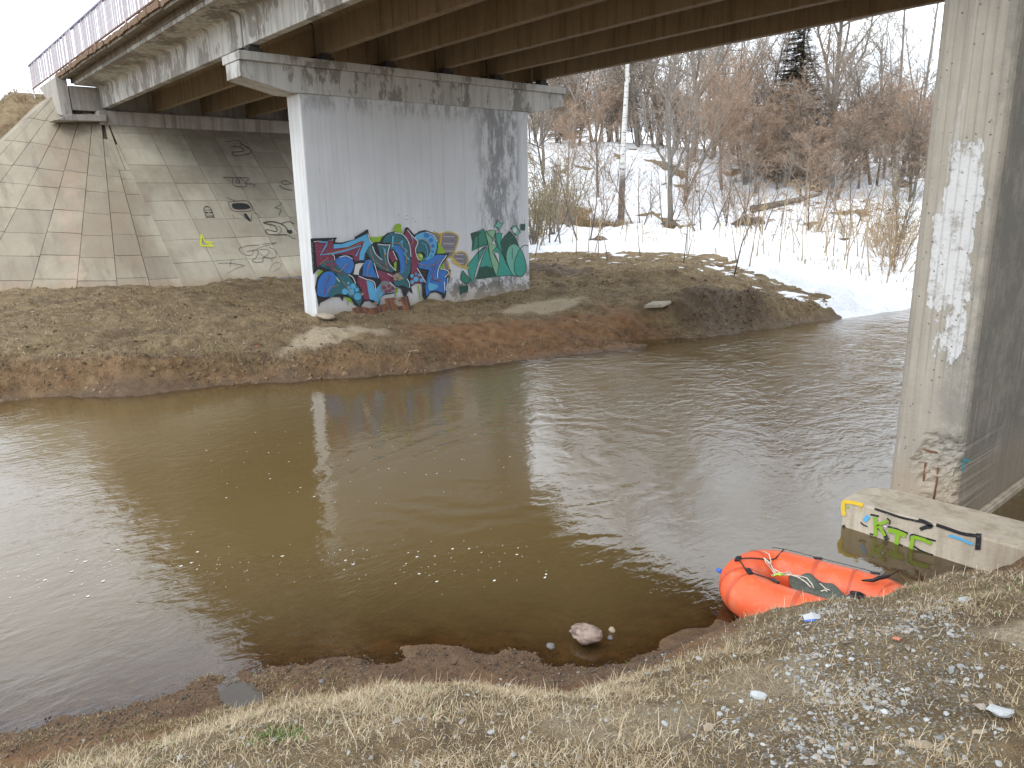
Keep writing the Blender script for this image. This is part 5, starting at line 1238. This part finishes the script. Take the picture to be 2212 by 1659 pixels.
# low dead grass and brush on the bare patches, too fine to count
def blades(name, n, posf, hf, wf, mats, seed, flat=.5, kind='stuff', curl=.5):
    rs = np.random.RandomState(seed); x, y, z = posf(n, rs); n = len(x)
    h_ = hf(x, y, rs); w_ = wf(rs, n); a = rs.uniform(0, 2 * np.pi, n); tilt = np.clip(rs.normal(flat, .35, n), .05, 1.5)
    dx, dy = np.cos(a) * np.sin(tilt), np.sin(a) * np.sin(tilt); dz = np.cos(tilt)
    sx_, sy_ = -np.sin(a) * w_, np.cos(a) * w_
    c2 = rs.uniform(.2, 1, n) * curl
    mx_, my_, mz_ = x + dx * h_ * .55, y + dy * h_ * .55, z + dz * h_ * .55
    tx_, ty_, tz_ = mx_ + dx * h_ * (.45 + .2 * c2), my_ + dy * h_ * (.45 + .2 * c2), mz_ + (dz - c2 * .9) * h_ * .45
    tz_ = np.maximum(tz_, z + .004)
    V = np.stack([np.stack([x - sx_, y - sy_, z - .005], 1), np.stack([x + sx_, y + sy_, z - .005], 1), np.stack([mx_ + sx_ * .8, my_ + sy_ * .8, mz_], 1), np.stack([mx_ - sx_ * .8, my_ - sy_ * .8, mz_], 1), np.stack([tx_, ty_, tz_], 1)], 1).reshape(-1, 3)
    b = np.arange(n) * 5
    me = bpy.data.meshes.new(name); me.vertices.add(len(V)); me.vertices.foreach_set('co', V.ravel())
    li = np.concatenate([np.stack([b, b + 1, b + 2, b + 3], 1), np.zeros((n, 0), int)], 1)
    loops = np.concatenate([np.stack([b, b + 1, b + 2, b + 3, b + 3, b + 2, b + 4], 1)]).ravel().astype(np.int32)
    me.loops.add(len(loops)); me.loops.foreach_set('vertex_index', loops)
    st = np.stack([np.arange(n) * 7, np.arange(n) * 7 + 4], 1).ravel().astype(np.int32); tot = np.tile([4, 3], n).astype(np.int32)
    me.polygons.add(2 * n); me.polygons.foreach_set('loop_start', st); me.polygons.foreach_set('loop_total', tot)
    for m_ in mats: me.materials.append(m_)
    mi = rs.choice(len(mats), n, p=[.5, .3, .2][:len(mats)] if len(mats) == 3 else None); me.polygons.foreach_set('material_index', np.repeat(mi, 2).astype(np.int32))
    me.update(calc_edges=True); o = link(bpy.data.objects.new(name, me)); o['kind'] = kind; return o
G1 = simple('straw', (.41, .32, .19), .85, .35, 20); G2 = simple('dead_grass_brown', (.25, .165, .082), .9, .35, 20); G3 = simple('pale_straw', (.54, .46, .325), .85, .3, 20)
GG = simple('green_grass', (.10, .15, .03), .8, .3, 20)
GD = simple('moss_brown_grass', (.16, .12, .05), .9, .4, 20)
def pos_brush(n, rs):
    X, Y = [], []
    for cx_, cy_, rx, ry, m_ in [(-29.5, 30.5, 5.0, 1.6, .45), (-33, 33, 3, 1.6, .2), (-14.5, 24.5, 3, 1.5, .1), (-11, 22.6, 2.5, 1.0, .12), (-17.5, 28, 5, 1.4, .13)]:
        k = int(n * m_); X.append(rs.normal(cx_, rx * .6, k)); Y.append(rs.normal(cy_, ry * .6, k))
    x = np.concatenate(X); y = np.concatenate(Y); return x, y, height(x, y)
o = blades('dead_brush', 9000, pos_brush, lambda x, y, r: r.uniform(.15, .7, len(x)), lambda r, n: r.uniform(.006, .013, n), [G2, G1, TW_OLIVE], 5, .6); tag(o, 'low dead brush and grass on the snow-free patches below the hill')

# ---------------------------------------------------------------- each of the alike plants gets the words that find it
def px_of(o):
    v = ROT.T @ (np.array(o.location) - CAM); return CX + F * v[0] / v[2]
MARKS = [(1175, 'beside the white pier'), (1290, 'left of the birch'), (1395, 'around the birch'), (1470, 'by the leaning dark tree'), (1570, 'past the leaning dark tree'), (1660, 'left of the spruce'), (1760, 'in line with the spruce'), (1850, 'right of the spruce'), (1915, 'left of the aspens'), (1965, 'under the aspens'), (9999, 'behind the near pier edge')]
from collections import defaultdict
bag_ = defaultdict(list)
for o in list(COL.objects):
    if o.get('group') and o.parent is None and o.get('category') in ('tree', 'sapling', 'shrub', 'dry plant'):
        p = px_of(o); d = math.hypot(o.location.x, o.location.y); zone = next(t for l, t in MARKS if p < l)
        hgt = o.scale.z * o.get('_h', 2.0)
        if o['category'] == 'tree':
            kind_ = {'bare_tree': 'bare tree', 'alder_tree': 'bushy alder', 'aspen_tree': 'slim aspen'}[o.name.split('.')[0]]
            base = ('tall ' if hgt > 14 else 'mid-sized ' if hgt > 9 else 'low ') + kind_ + (' in front of the wood ' if d < 62 else ' deeper in the wood ' if d < 84 else ' far back in the wood ') + zone
        elif o['category'] == 'sapling': base = ('taller' if hgt > 3.4 else 'short') + ' leafless sapling ' + ('up the snowy hill ' if d > 43 else 'low on the snow ') + zone
        elif o['category'] == 'shrub': base = ('olive willow shrub ' if o.name.startswith('willow') else 'straw-coloured dry shrub ') + 'on the snow ' + zone
        else: base = ('headless broken' if len(o.children) < 2 else 'umbel-topped dry') + ' stalk ' + ('near the water ' if d < 27 else 'further up the snow ') + zone
        bag_[base].append((p, o))
ORD = ['leftmost', 'second', 'third', 'fourth', 'fifth', 'sixth', 'seventh', 'eighth', 'ninth', 'tenth', 'eleventh', 'twelfth', 'thirteenth', 'fourteenth', 'fifteenth', 'sixteenth']
for base, L_ in bag_.items():
    L_.sort(key=lambda t: t[0])
    for i, (p, o) in enumerate(L_):
        o['label'] = base if len(L_) == 1 else (base + ', ' + ('leftmost of them' if i == 0 else ORD[min(i, 15)] + ' from left'))
# ================================================================ grass, stones and litter
def pos_near(n, rs):
    x = rs.uniform(-5.3, .8, n * 3); y = rs.uniform(-.8, 7.4, n * 3)
    g = mud_masks(x, y); dn = -sdist(x, y, NEAR_SHORE)
    dist = np.hypot(x, y)
    tuft = sstep(-.12, .28, fbm(x * 2.6, y * 2.6, 91, 3) + .1)
    p = g[1] * (.34 + .66 * tuft) * (1 - .5 * g[0][:, 3]) * (1 - .75 * moss(x, y)) * (1 - .6 * g[0][:, 0]) * (dn > .12)
    k = rs.uniform(0, 1, len(x)) < p; x, y = x[k][:n], y[k][:n]
    return x, y, height(x, y)
def h_near(x, y, r):
    t = sstep(0, .4, fbm(x * 2.6, y * 2.6, 91, 3)); left = 1 + .35 * sstep(-1.8, -3.2, x)
    return r.uniform(.012, .045, len(x)) * (1 + .9 * t) * left
og = blades('dry_grass', 200000, pos_near, h_near, lambda r, n: r.uniform(.0007, .0017, n), [G1, G2, G3], 11, 1.2, curl=.8); tag(og, 'matted dry straw grass covering the near bank')
og = blades('dry_grass', 7000, lambda n, rs: (lambda a: (a[0], a[1], a[2]))(pos_near(n, rs)), lambda x, y, r: r.uniform(.06, .13, len(x)), lambda r, n: r.uniform(.0009, .0018, n), [G3, G1], 12, .7, curl=.6); tag(og, 'taller dry stems sticking out of the near grass')
def pos_green(n, rs):
    a = W0(610, 1622, .72); pts = [(a[0], a[1], .07, .5), (-2.9, 1.9, .5, .15), (-1.0, 4.2, .2, .15), (-3.6, .7, .4, .2)]
    X = np.concatenate([rs.normal(p[0], p[2], int(n * p[3])) for p in pts]); Y = np.concatenate([rs.normal(p[1], p[2], int(n * p[3])) for p in pts]); return X, Y, height(X, Y)
og = blades('green_sprouts', 420, pos_green, lambda x, y, r: r.uniform(.02, .045, len(x)), lambda r, n: r.uniform(.002, .005, n), [GG], 13, .8, curl=.3); tag(og, 'fresh green sprouts among the dead grass')
def pos_far(n, rs):
    x = rs.uniform(-23.5, -8.6, n * 3); y = rs.uniform(-1.5, 21.5, n * 3)
    g = mud_masks(x, y); df = sdist(x, y, FAR_SHORE); hh = height(x, y)
    p = g[1] * (df > .35) * (snow_depth(x, y) < .0) * (.25 + .75 * sstep(-.1, .3, fbm(x * 1.2, y * 1.2, 95, 3))) * ~((x > -15.5) & (x < -14.7) & (y > 7) & (y < 13.3))
    k = rs.uniform(0, 1, len(x)) < p; x, y = x[k][:n], y[k][:n]; return x, y, height(x, y)
og = blades('dry_grass', 60000, pos_far, lambda x, y, r: r.uniform(.03, .10, len(x)), lambda r, n: r.uniform(.003, .007, n), [G2, G1, simple('olive_dead_grass', (.24, .175, .085), .9, .3)], 14, 1.2, curl=.6); tag(og, 'short brown dead grass on the far bank')
def pos_emb(n, rs):
    x = rs.uniform(-48, -30.8, n * 2); y = rs.uniform(-6, 7, n * 2); z = height(x, y); return x[:n], y[:n], z[:n]
og = blades('dry_grass', 14000, pos_emb, lambda x, y, r: r.uniform(.08, .25, len(x)), lambda r, n: r.uniform(.006, .012, n), [G2, G1, G2], 15, .8); tag(og, 'rough dead grass on the road embankment')
def pos_mudedge(n, rs):
    P = FAR_SHORE[3:19]; i = rs.randint(0, len(P) - 1, n); t = rs.uniform(0, 1, n)[:, None]; q = P[i] * (1 - t) + P[i + 1] * t
    x = q[:, 0] - rs.uniform(.35, .9, n); y = q[:, 1]; return x, y, height(x, y)
og = blades('bank_roots', 5000, pos_mudedge, lambda x, y, r: r.uniform(.06, .17, len(x)), lambda r, n: r.uniform(.003, .006, n), [G2, MB_DARK, G2], 16, 1.0, curl=1.6); tag(og, 'roots and dead stems hanging over the far undercut edge')

def pos_moss(n, rs):
    x = rs.uniform(-5.4, -2.4, n * 8); y = rs.uniform(-.8, 2.6, n * 8); k = rs.uniform(0, 1, len(x)) < moss(x, y) * sstep(-.2, .2, fbm(x * 6, y * 6, 93, 3)); x, y = x[k][:n], y[k][:n]; return x, y, height(x, y)
og = blades('mossy_grass', 26000, pos_moss, lambda x, y, r: r.uniform(.010, .035, len(x)), lambda r, n: r.uniform(.0008, .002, n), [GD, G2, G1], 18, 1.0, curl=.8); tag(og, 'short mossy brown grass at the muddy lower left shore')
# gravel: chips of crushed pale stone
MAT_CHIP = simple('pale_crushed_stone', (.37, .365, .345), .85, .3, 30, .002); MAT_CHIP2 = simple('grey_crushed_stone', (.27, .265, .25), .9, .35, 30, .002); MAT_CHIPT = simple('tan_pebble', (.34, .27, .19), .9, .35, 30)
def chips(name, n, posf, smin, smax, mats, seed, flat=.5):
    rs = np.random.RandomState(seed); x, y, z = posf(n, rs); n = len(x)
    bmx = bmesh.new(); bmesh.ops.create_icosphere(bmx, subdivisions=1, radius=1); T = np.array([v.co[:] for v in bmx.verts])[:]; Fi = np.array([[v.index for v in f.verts] for f in bmx.faces]); bmx.free()
    s_ = smin * (smax / smin) ** (rs.uniform(0, 1, n) ** 1.8); a = rs.uniform(0, 6.283, n); el = rs.uniform(.55, 1, n)
    J = 1 + rs.uniform(-.42, .42, (n, len(T), 1)); V = T[None] * J * s_[:, None, None]; V[:, :, 1] *= el[:, None]; V[:, :, 2] *= flat
    tx = rs.normal(0, .25, n); V[:, :, 2] += V[:, :, 0] * tx[:, None]
    c, sn = np.cos(a)[:, None], np.sin(a)[:, None]; X = V[:, :, 0] * c - V[:, :, 1] * sn; Y = V[:, :, 0] * sn + V[:, :, 1] * c
    V = np.stack([X + x[:, None], Y + y[:, None], V[:, :, 2] + (z + s_ * .12)[:, None]], -1).reshape(-1, 3)
    Fa = (Fi[None] + (np.arange(n) * len(T))[:, None, None]).reshape(-1, 3)
    me = bpy.data.meshes.new(name); me.vertices.add(len(V)); me.vertices.foreach_set('co', V.ravel()); me.loops.add(Fa.size); me.loops.foreach_set('vertex_index', Fa.ravel().astype(np.int32))
    me.polygons.add(len(Fa)); me.polygons.foreach_set('loop_start', np.arange(0, Fa.size, 3, dtype=np.int32)); me.polygons.foreach_set('loop_total', np.full(len(Fa), 3, np.int32)); me.polygons.foreach_set('use_smooth', np.zeros(len(Fa), bool))
    for m_ in mats: me.materials.append(m_)
    me.polygons.foreach_set('material_index', np.repeat(rs.choice(len(mats), n, p=[.5, .3, .2] if len(mats) == 3 else None), len(Fi)).astype(np.int32)); me.update(calc_edges=True)
    o = link(bpy.data.objects.new(name, me)); o['kind'] = 'stuff'; return o
def pos_grav(n, rs):
    x = rs.uniform(-3.4, .8, n * 6); y = rs.uniform(.3, 5.6, n * 6); g = mud_masks(x, y); k = rs.uniform(0, 1, len(x)) < (g[0][:, 3] ** 1.3 * (.12 + .88 * sstep(-.05, .3, fbm(x * 4, y * 4, 97, 3))) + .035) * (-sdist(x, y, NEAR_SHORE) > .15)
    x, y = x[k][:n], y[k][:n]; return x, y, height(x, y)
o = chips('gravel', 14000, pos_grav, .0028, .015, [MAT_CHIP, MAT_CHIP2, MAT_CHIPT], 21); tag(o, 'scattered pale crushed stone among the grass of the near bank')
def pos_mudst(n, rs):
    i = rs.uniform(0, 1, n); P = NEAR_SHORE[3:14]; j = rs.randint(0, len(P) - 1, n); q = P[j] * (1 - i[:, None]) + P[j + 1] * i[:, None]
    x = q[:, 0] + rs.normal(.14, .16, n); y = q[:, 1] + rs.normal(-.14, .14, n); z = height(x, y); return x, y, z
MAT_CLOD2 = simple('wet_clod', (.06, .042, .026), .6, .4, 20, .004); MAT_CLOD = simple('mud_clod', (.13, .083, .046), .8, .4, 20, .004)
o = chips('mud_clods', 5000, pos_mudst, .003, .016, [MAT_CLOD, MAT_CLOD2, MAT_CLOD], 22, .6); tag(o, 'clods and small pebbles along the near muddy waterline')
def pos_bluff(n, rs):
    x = rs.uniform(-16, -9.2, n * 14); y = rs.uniform(-1.5, 19, n * 14); d = sdist(x, y, FAR_SHORE); k = (d > .02) & (d < .75) & (rs.uniform(0, 1, len(x)) < .25 + .75 * sstep(-.1, .25, fbm(x * 1.4, y * 1.4, 96, 3))); x, y = x[k][:n], y[k][:n]; return x, y, height(x, y) - .02
o = chips('bank_clods', 3600, pos_bluff, .012, .06, [simple('bank_clod', (.22, .145, .078), .95, .45, 9, .01), simple('dark_bank_clod', (.14, .095, .055), .95, .45, 9, .01)], 27, .75); tag(o, 'broken clods of earth on the far undercut bank')
def pos_farst(n, rs):
    x = rs.uniform(-22, -9.5, n * 2); y = rs.uniform(0, 20, n * 2); k = (sdist(x, y, FAR_SHORE) > .15) & (snow_depth(x, y) < 0) & (rs.uniform(0, 1, n * 2) < .35); x, y = x[k][:n], y[k][:n]; return x, y, height(x, y)
o = chips('mud_clods', 2600, pos_farst, .012, .05, [MAT_CLOD, MAT_CLOD, MAT_CHIPT], 23, .6); tag(o, 'dark clods and stray stones on the far bank')
def stone(name, px, py, zg, size, mats, label, cat='stone', seed=0, flat=.6, rz=0, sub=3, rough=.28, ang=0.0, sink=.25, group=None):
    p = onz(px, py, zg); bmx = bmesh.new(); bmesh.ops.create_icosphere(bmx, subdivisions=sub, radius=1); R_ = random.Random(seed)
    pl = [Vector((R_.gauss(0, 1), R_.gauss(0, 1), R_.gauss(0, 1))).normalized() for _ in range(9)]
    for v in bmx.verts:
        for q in pl:                          # chip flat facets off the ball
            d = v.co.dot(q) - (.72 if ang else .86)
            if d > 0: v.co -= q * d * (1 if ang else .8)
        v.co *= 1 + rough * float(fbm(np.array([v.co.x * 1.6 + seed]), np.array([v.co.y * 1.6 + v.co.z * 2.1]), seed, 4)[0])
    for v in bmx.verts: v.co = Vector((v.co.x * size[0], v.co.y * size[1], v.co.z * size[2]))
    me = bpy.data.meshes.new(name); bmx.to_mesh(me); bmx.free(); me.materials.append(mats); me.polygons.foreach_set('use_smooth', [not ang] * len(me.polygons))
    o = link(bpy.data.objects.new(name, me)); o.location = (p[0], p[1], p[2] + size[2] * (1 - 2 * sink)); o.rotation_euler = (0, 0, rz); tag(o, label, cat, group); return o
def boulder_mat():
    n = N('boulder_granite'); v = n.noise(n.obj, 9, 6, .7); f = n.noise(n.obj, 70, 3, .7); z = n.xyz(n.pos)[2]
    c = n.mix(n.ramp(v, (.42, 0.0), (.52, 1.0)), (.20, .135, .105), (.36, .27, .215)); c = n.mix(n.ramp(f, (.35, .5), (.5, 0.0)), c, (.09, .07, .06))
    c = n.mix(n.math('SUBTRACT', 1.0, n.band(z, .01, .05)), c, (.05, .035, .025)); return n.bsdf(c, .7, n.bump(f, .003, 1))
BM = boulder_mat(); SG = simple('grey_stone', (.42, .43, .42), .85, .3, 20, .003); SD = simple('dark_stone', (.16, .15, .14), .85, .3, 20, .003); SP_ = simple('pale_block', (.50, .515, .51), .8, .12, 25, .002)
stone('boulder', 1268, 1380, 0.02, (.115, .085, .065), BM, 'rounded grey and brown boulder sitting in the shallow water', 'boulder', 5, rz=.5, sub=4, sink=.22, rough=.3)
stone('stone', 1190, 1398, 0.02, (.035, .028, .02), SD, 'small dark stone in the shallows left of the boulder', 'stone', 6)
stone('stone', 1322, 1364, 0.0, (.03, .022, .02), MAT_CHIPT, 'yellowish stone just behind the boulder in the water', 'stone', 7)
stone('stone', 1318, 1380, 0.01, (.022, .02, .016), SD, 'small dark stone touching the right side of the boulder', 'stone', 17)
def gz(px, py):
    d = ray(px, py); lo, hi = .5, 60.0; t = np.linspace(1.0, 12, 400) / np.hypot(d[0], d[1]) ; P = CAM[None] + t[:, None] * d[None]; h_ = height(P[:, 0], P[:, 1]); k = np.argmax(P[:, 2] < h_); return float(h_[k])
def st2(px, py, *a, **k): return stone('stone', px, py, gz(px, py), *a, **k)
st2(1641, 1508, (.042, .026, .02), SP_, 'white block-shaped stone, the largest pale one on the grass', 'stone', 31, rz=.7, ang=1, sub=2)
st2(1602, 1518, (.014, .012, .009), SP_, 'small white stone just left of the white block', 'stone', 32, ang=1, sub=2)
st2(1555, 1545, (.016, .014, .008), SG, 'flat pale grey stone below and left of the white block', 'stone', 33, ang=1, sub=2)
st2(2160, 1540, (.05, .032, .016), SG, 'wide flat grey stone near the right edge of the photo', 'stone', 34, rz=.3, ang=1, sub=2)
st2(2085, 1300, (.052, .028, .018), SG, 'long pale slab of stone high on the bank at the right', 'stone', 35, rz=.9, ang=1, sub=2)
st2(1990, 1615, (.055, .035, .012), MAT_CHIPT, 'brownish flat stone at the bottom right of the bank', 'stone', 36, rz=.4, ang=1, sub=2)
st2(1530, 1575, (.020, .03, .014), MAT_CHIPT, 'upright brown stone near the bottom middle', 'stone', 37, ang=1, sub=2)
st2(1435, 1565, (.016, .014, .010), SG, 'small grey stone left of the upright brown one', 'stone', 38, ang=1, sub=2)
st2(1310, 1560, (.014, .012, .010), SG, 'small pale stone farthest left on the gravelly grass', 'stone', 39, ang=1, sub=2)
st2(695, 1474, (.022, .018, .014), SD, 'small round grey stone beside the puddle', 'stone', 40)
st2(1510, 1425, (.020, .014, .011), SG, 'grey stone at the upper end of the gravel patch', 'stone', 41, ang=1, sub=2)
st2(1788, 1440, (.016, .013, .009), SP_, 'pale stone lying in the middle of the gravel patch', 'stone', 42, ang=1, sub=2)
st2(1910, 1540, (.018, .012, .010), SP_, 'pale stone at the right edge of the gravel patch', 'stone', 43, ang=1, sub=2)
R = random.Random(5)
for k in range(46):
    px, py = R.gauss(1790, 170), R.uniform(1370, 1640)
    s0 = R.uniform(.008, .018)
    st2(px, py, (s0, s0 * R.uniform(.6, .9), s0 * .55), R.choice((SG, SP_, SG, SD)), 'loose pale rubble stone in the gravelly patch of the near bank', 'stone', 100 + k, rz=R.uniform(0, 6), ang=1, sub=1, group='rubble stones on the near bank')
# dead leaves
def leaf(px, py, s, rz, tilt, label):
    g_ = gz(px, py); p = onz(px, py, g_ + .01); R_ = random.Random(int(px)); mb = MB(); n_ = 7; top = []
    L_ = [(-1, 0), (-.6, .35), (-.1, .5), (.5, .38), (1, 0), (.5, -.36), (-.1, -.5), (-.6, -.33)]
    v = [(a * s, b * s, R_.uniform(-.12, .25) * s + abs(b) * s * .5) for a, b in L_] + [(0, 0, -.02 * s)]
    mb.add(v, [(i, (i + 1) % 8, 8) for i in range(8)]); o = mb.build('dead_leaf', MAT_LEAF, None, True); md = o.modifiers.new('thickness', 'SOLIDIFY'); md.thickness = .0008
    o.location = tuple(p); o.rotation_euler = (tilt, 0, rz); tag(o, label, 'leaf', 'dead leaves on the near bank')
MAT_LEAF = simple('dead_leaf', (.34, .29, .24), .8, .4, 40)
R = random.Random(8)
for px, py in ((180, 1600), (590, 1600), (860, 1560), (900, 1650), (1180, 1652), (1500, 1340), (1700, 1330), (1745, 1335), (1880, 1320), (1960, 1400), (2010, 1400), (1830, 1390), (2120, 1530), (770, 1545), (1000, 1560), (1880, 1650), (470, 1580), (1250, 1640), (1230, 1560), (1100, 1480), (1760, 1420), (1990, 1290), (640, 1560)):
    leaf(px, py, R.uniform(.014, .028), R.uniform(0, 6.3), R.uniform(-.4, .4), 'curled brown dead leaf lying on the dry grass of the near bank')
for cat_, nm_ in (('stone', 'loose pale rubble stone'), ('leaf', 'curled brown dead leaf')):
    cells = {}
    for o in list(COL.objects):
        if o.get('group') and o.get('category') == cat_:
            v = ROT.T @ (np.array(o.location) - CAM); px, py = CX + F * v[0] / v[2], CY + F * v[1] / v[2]
            rowt = 'nearest the camera' if py > 1560 else 'midway up the grassy bank' if py > 1430 else 'high up toward the raft'
            colt = 'in the left half' if px < 1106 else 'left of the gravel' if px < 1640 else 'amid the gravel' if px < 1850 else 'right of the gravel'
            cells.setdefault(colt + ', ' + rowt, []).append((px, o))
    for t_, L_ in cells.items():
        L_.sort(key=lambda q: q[0])
        for i, (p, o) in enumerate(L_): o['label'] = (ORD[min(i, 15)] + ' ' if len(L_) > 1 else '') + nm_ + ' ' + t_
# litter
p = onz(1755, 1335, gz(1755, 1335) + .012)
mb = MB(); mb.add([(-.05, -.02, 0), (.0, -.028, .012), (.05, -.012, .004), (.045, .018, .010), (.0, .022, .022), (-.048, .016, .006)], [(0, 1, 4, 5), (1, 2, 3, 4)]); o = mb.build('plastic_scrap', SP_); o.modifiers.new('thickness', 'SOLIDIFY').thickness = .001; o.location = tuple(p); o.rotation_euler = (0, 0, .8); tag(o, 'crumpled white and blue plastic scrap on the grass below the raft', 'litter')
mb = MB(); mb.add([(-.05, -.022, 0), (.0, -.030, .011), (.05, -.014, .003), (.05, -.018, -.004), (0, -.036, .004), (-.05, -.028, -.006)], [(0, 1, 4, 5), (1, 2, 3, 4)]); mb.build('blue_edge', MAT_BLUEV, o)
def scrap(px, py, z, s, mat, label):
    p = onz(px, py, z); mb = MB(); mb.add([(-s, -s * .5, 0), (s, -s * .6, s * .3), (s * .8, s * .6, s * .5), (-s * .7, s * .5, s * .2)], [(0, 1, 2, 3)]); o = mb.build('litter_scrap', mat); o.modifiers.new('thickness', 'SOLIDIFY').thickness = .004; o.location = tuple(p); tag(o, label, 'litter')
scrap(555, 749, .62, .05, simple('orange_plastic', (.75, .12, .04), .5), 'tiny orange plastic scrap on the far grass')
scrap(528, 742, .62, .035, SP_, 'tiny white scrap left of the orange one on the far grass')
scrap(1936, 1266 + 114, gz(1936, 1380) + .01, .018, simple('orange_plastic_b', (.55, .2, .12), .6), 'small orange scrap on the near grass right of the raft')
# flat slab on the far bank, stone at the foot of the white pier
mb = MB(); c_ = (-10.75, 13.45); mb.add([(-.25, -.20, 0), (.20, -.28, .01), (.34, .12, .03), (-.12, .30, .02), (-.24, -.18, .07), (.18, -.26, .085), (.33, .10, .10), (-.13, .28, .08)], [(3, 2, 1, 0), (4, 5, 6, 7), (0, 1, 5, 4), (1, 2, 6, 5), (2, 3, 7, 6), (3, 0, 4, 7)])
o = mb.build('concrete_slab', simple('pale_slab', (.36, .31, .23), .9, .25, 6, .01), bevel=.02); o.location = (c_[0], c_[1], hz(c_[0], c_[1]) + .03); o.rotation_euler = (.05, -.08, .5); tag(o, 'pale broken concrete slab lying on the far bank', 'slab')
o = stone('stone', 712, 688, .70, (.30, .17, .07), simple('tan_stone', (.36, .30, .22), .9, .3, 8, .01), 'flat tan stone at the foot of the white pier', 'stone', 51, sub=3)
o.location.x = -14.42
# rusty sheet leaning at the pier: two folded pieces
def sheet(ya, yb, h0, h1, lean, label, folds):
    mb = MB(); n_ = folds * 2; V = []
    for i in range(n_ + 1):
        y = ya + (yb - ya) * i / n_; off = .035 * (i % 2); z0 = hz(-14.5, y) - .05; hh = h0 + (h1 - h0) * i / n_
        V += [(-14.45 + off, y, z0), (-14.45 + off - lean, y, z0 + hh)]
    mb.add(V, [(2 * i, 2 * i + 2, 2 * i + 3, 2 * i + 1) for i in range(n_)]); o = mb.build('rusty_sheet', MAT_RSHEET); o.modifiers.new('thickness', 'SOLIDIFY').thickness = .006; tag(o, label, 'metal sheet')
n = N('rusted_sheet'); v = n.noise(n.map(n.pos, (1, 3, .6)), 4, 7, .7); c = n.mix(n.ramp(v, (.38, 0.0), (.6, 1.0)), (.05, .032, .026), (.22, .085, .035)); c = n.mix(n.ramp(n.noise(n.pos, 3, 6, .7), (.56, 0.0), (.62, .8)), c, (.36, .31, .26)); MAT_RSHEET = n.bsdf(c, .8, n.bump(v, .01))
sheet(7.75, 8.60, .17, .20, .06, 'low rusty folded sheet at the foot of the white pier', 4); sheet(8.62, 9.25, .30, .36, .14, 'taller rusty sheet leaning on the graffiti wall', 2)
# driftwood
pa, pb = onz(870, 762, .28), onz(930, 768, .2)
rod('driftwood', [tuple(pa), tuple((pa + pb) / 2 + [0, 0, .06]), tuple(pb)], [.012, .03, .015], TW_TAN, 'weathered pale branch on the far water edge', 'branch')
# puddle
pc = onz(520, 1482, .16); 
zb_ = float(height(np.array([PUD[0]]), np.array([PUD[1]]))[0]) + .055
mb = MB(); mb.add([(PUD[0] + .24 * math.cos(a), PUD[1] + .17 * math.sin(a), zb_) for a in np.linspace(0, 6.283, 40, endpoint=False)], [tuple(range(40))])
pm_ = N('puddle_water'); pmat = pm_.bsdf((.07, .055, .04), .04, pm_.bump(pm_.noise(pm_.pos, 14, 2), .0006, 1.0), **{'IOR': 1.33}); o = mb.build('puddle', pmat); tag(o, kind='structure')
# foam specks drifting on the river
rs = np.random.RandomState(3); V = []; Fc = []
def fleck(px, py, s):
    p = onz(px, py, .004); b = len(V); k = 9
    for a in np.linspace(0, 6.283, k, endpoint=False): r_ = s * (1 + .35 * rs.uniform(-1, 1)); V.append((p[0] + r_ * math.cos(a) * .7, p[1] + r_ * math.sin(a) * 1.1, .004))
    V.append((p[0], p[1], .007)); Fc.extend([(b + i, b + (i + 1) % k, b + k) for i in range(k)])
for q in range(90): fleck(rs.uniform(380, 1130), 1215 + rs.normal(0, 26) + (rs.rand() < .2) * 20, rs.choice([.0035, .005, .008, .013], p=[.5, .3, .14, .06]))
for q in range(45): fleck(rs.uniform(0, 420), 1240 + rs.normal(0, 28), rs.choice([.004, .007, .014], p=[.5, .35, .15]))
for q in range(60): fleck(rs.uniform(440, 1120), rs.uniform(930, 1090), rs.choice([.004, .006, .010]))
for q in range(22): fleck(rs.uniform(880, 1200), rs.uniform(1130, 1260), rs.choice([.004, .006, .012]))
mf = N('foam'); MAT_FOAM = mf.bsdf((.78, .77, .72), .7)
o = mesh_obj('foam_flecks', V, Fc, MAT_FOAM); o['kind'] = 'stuff'; tag(o, 'small white foam flecks drifting on the calm brown water')
bpy.context.view_layer.update()
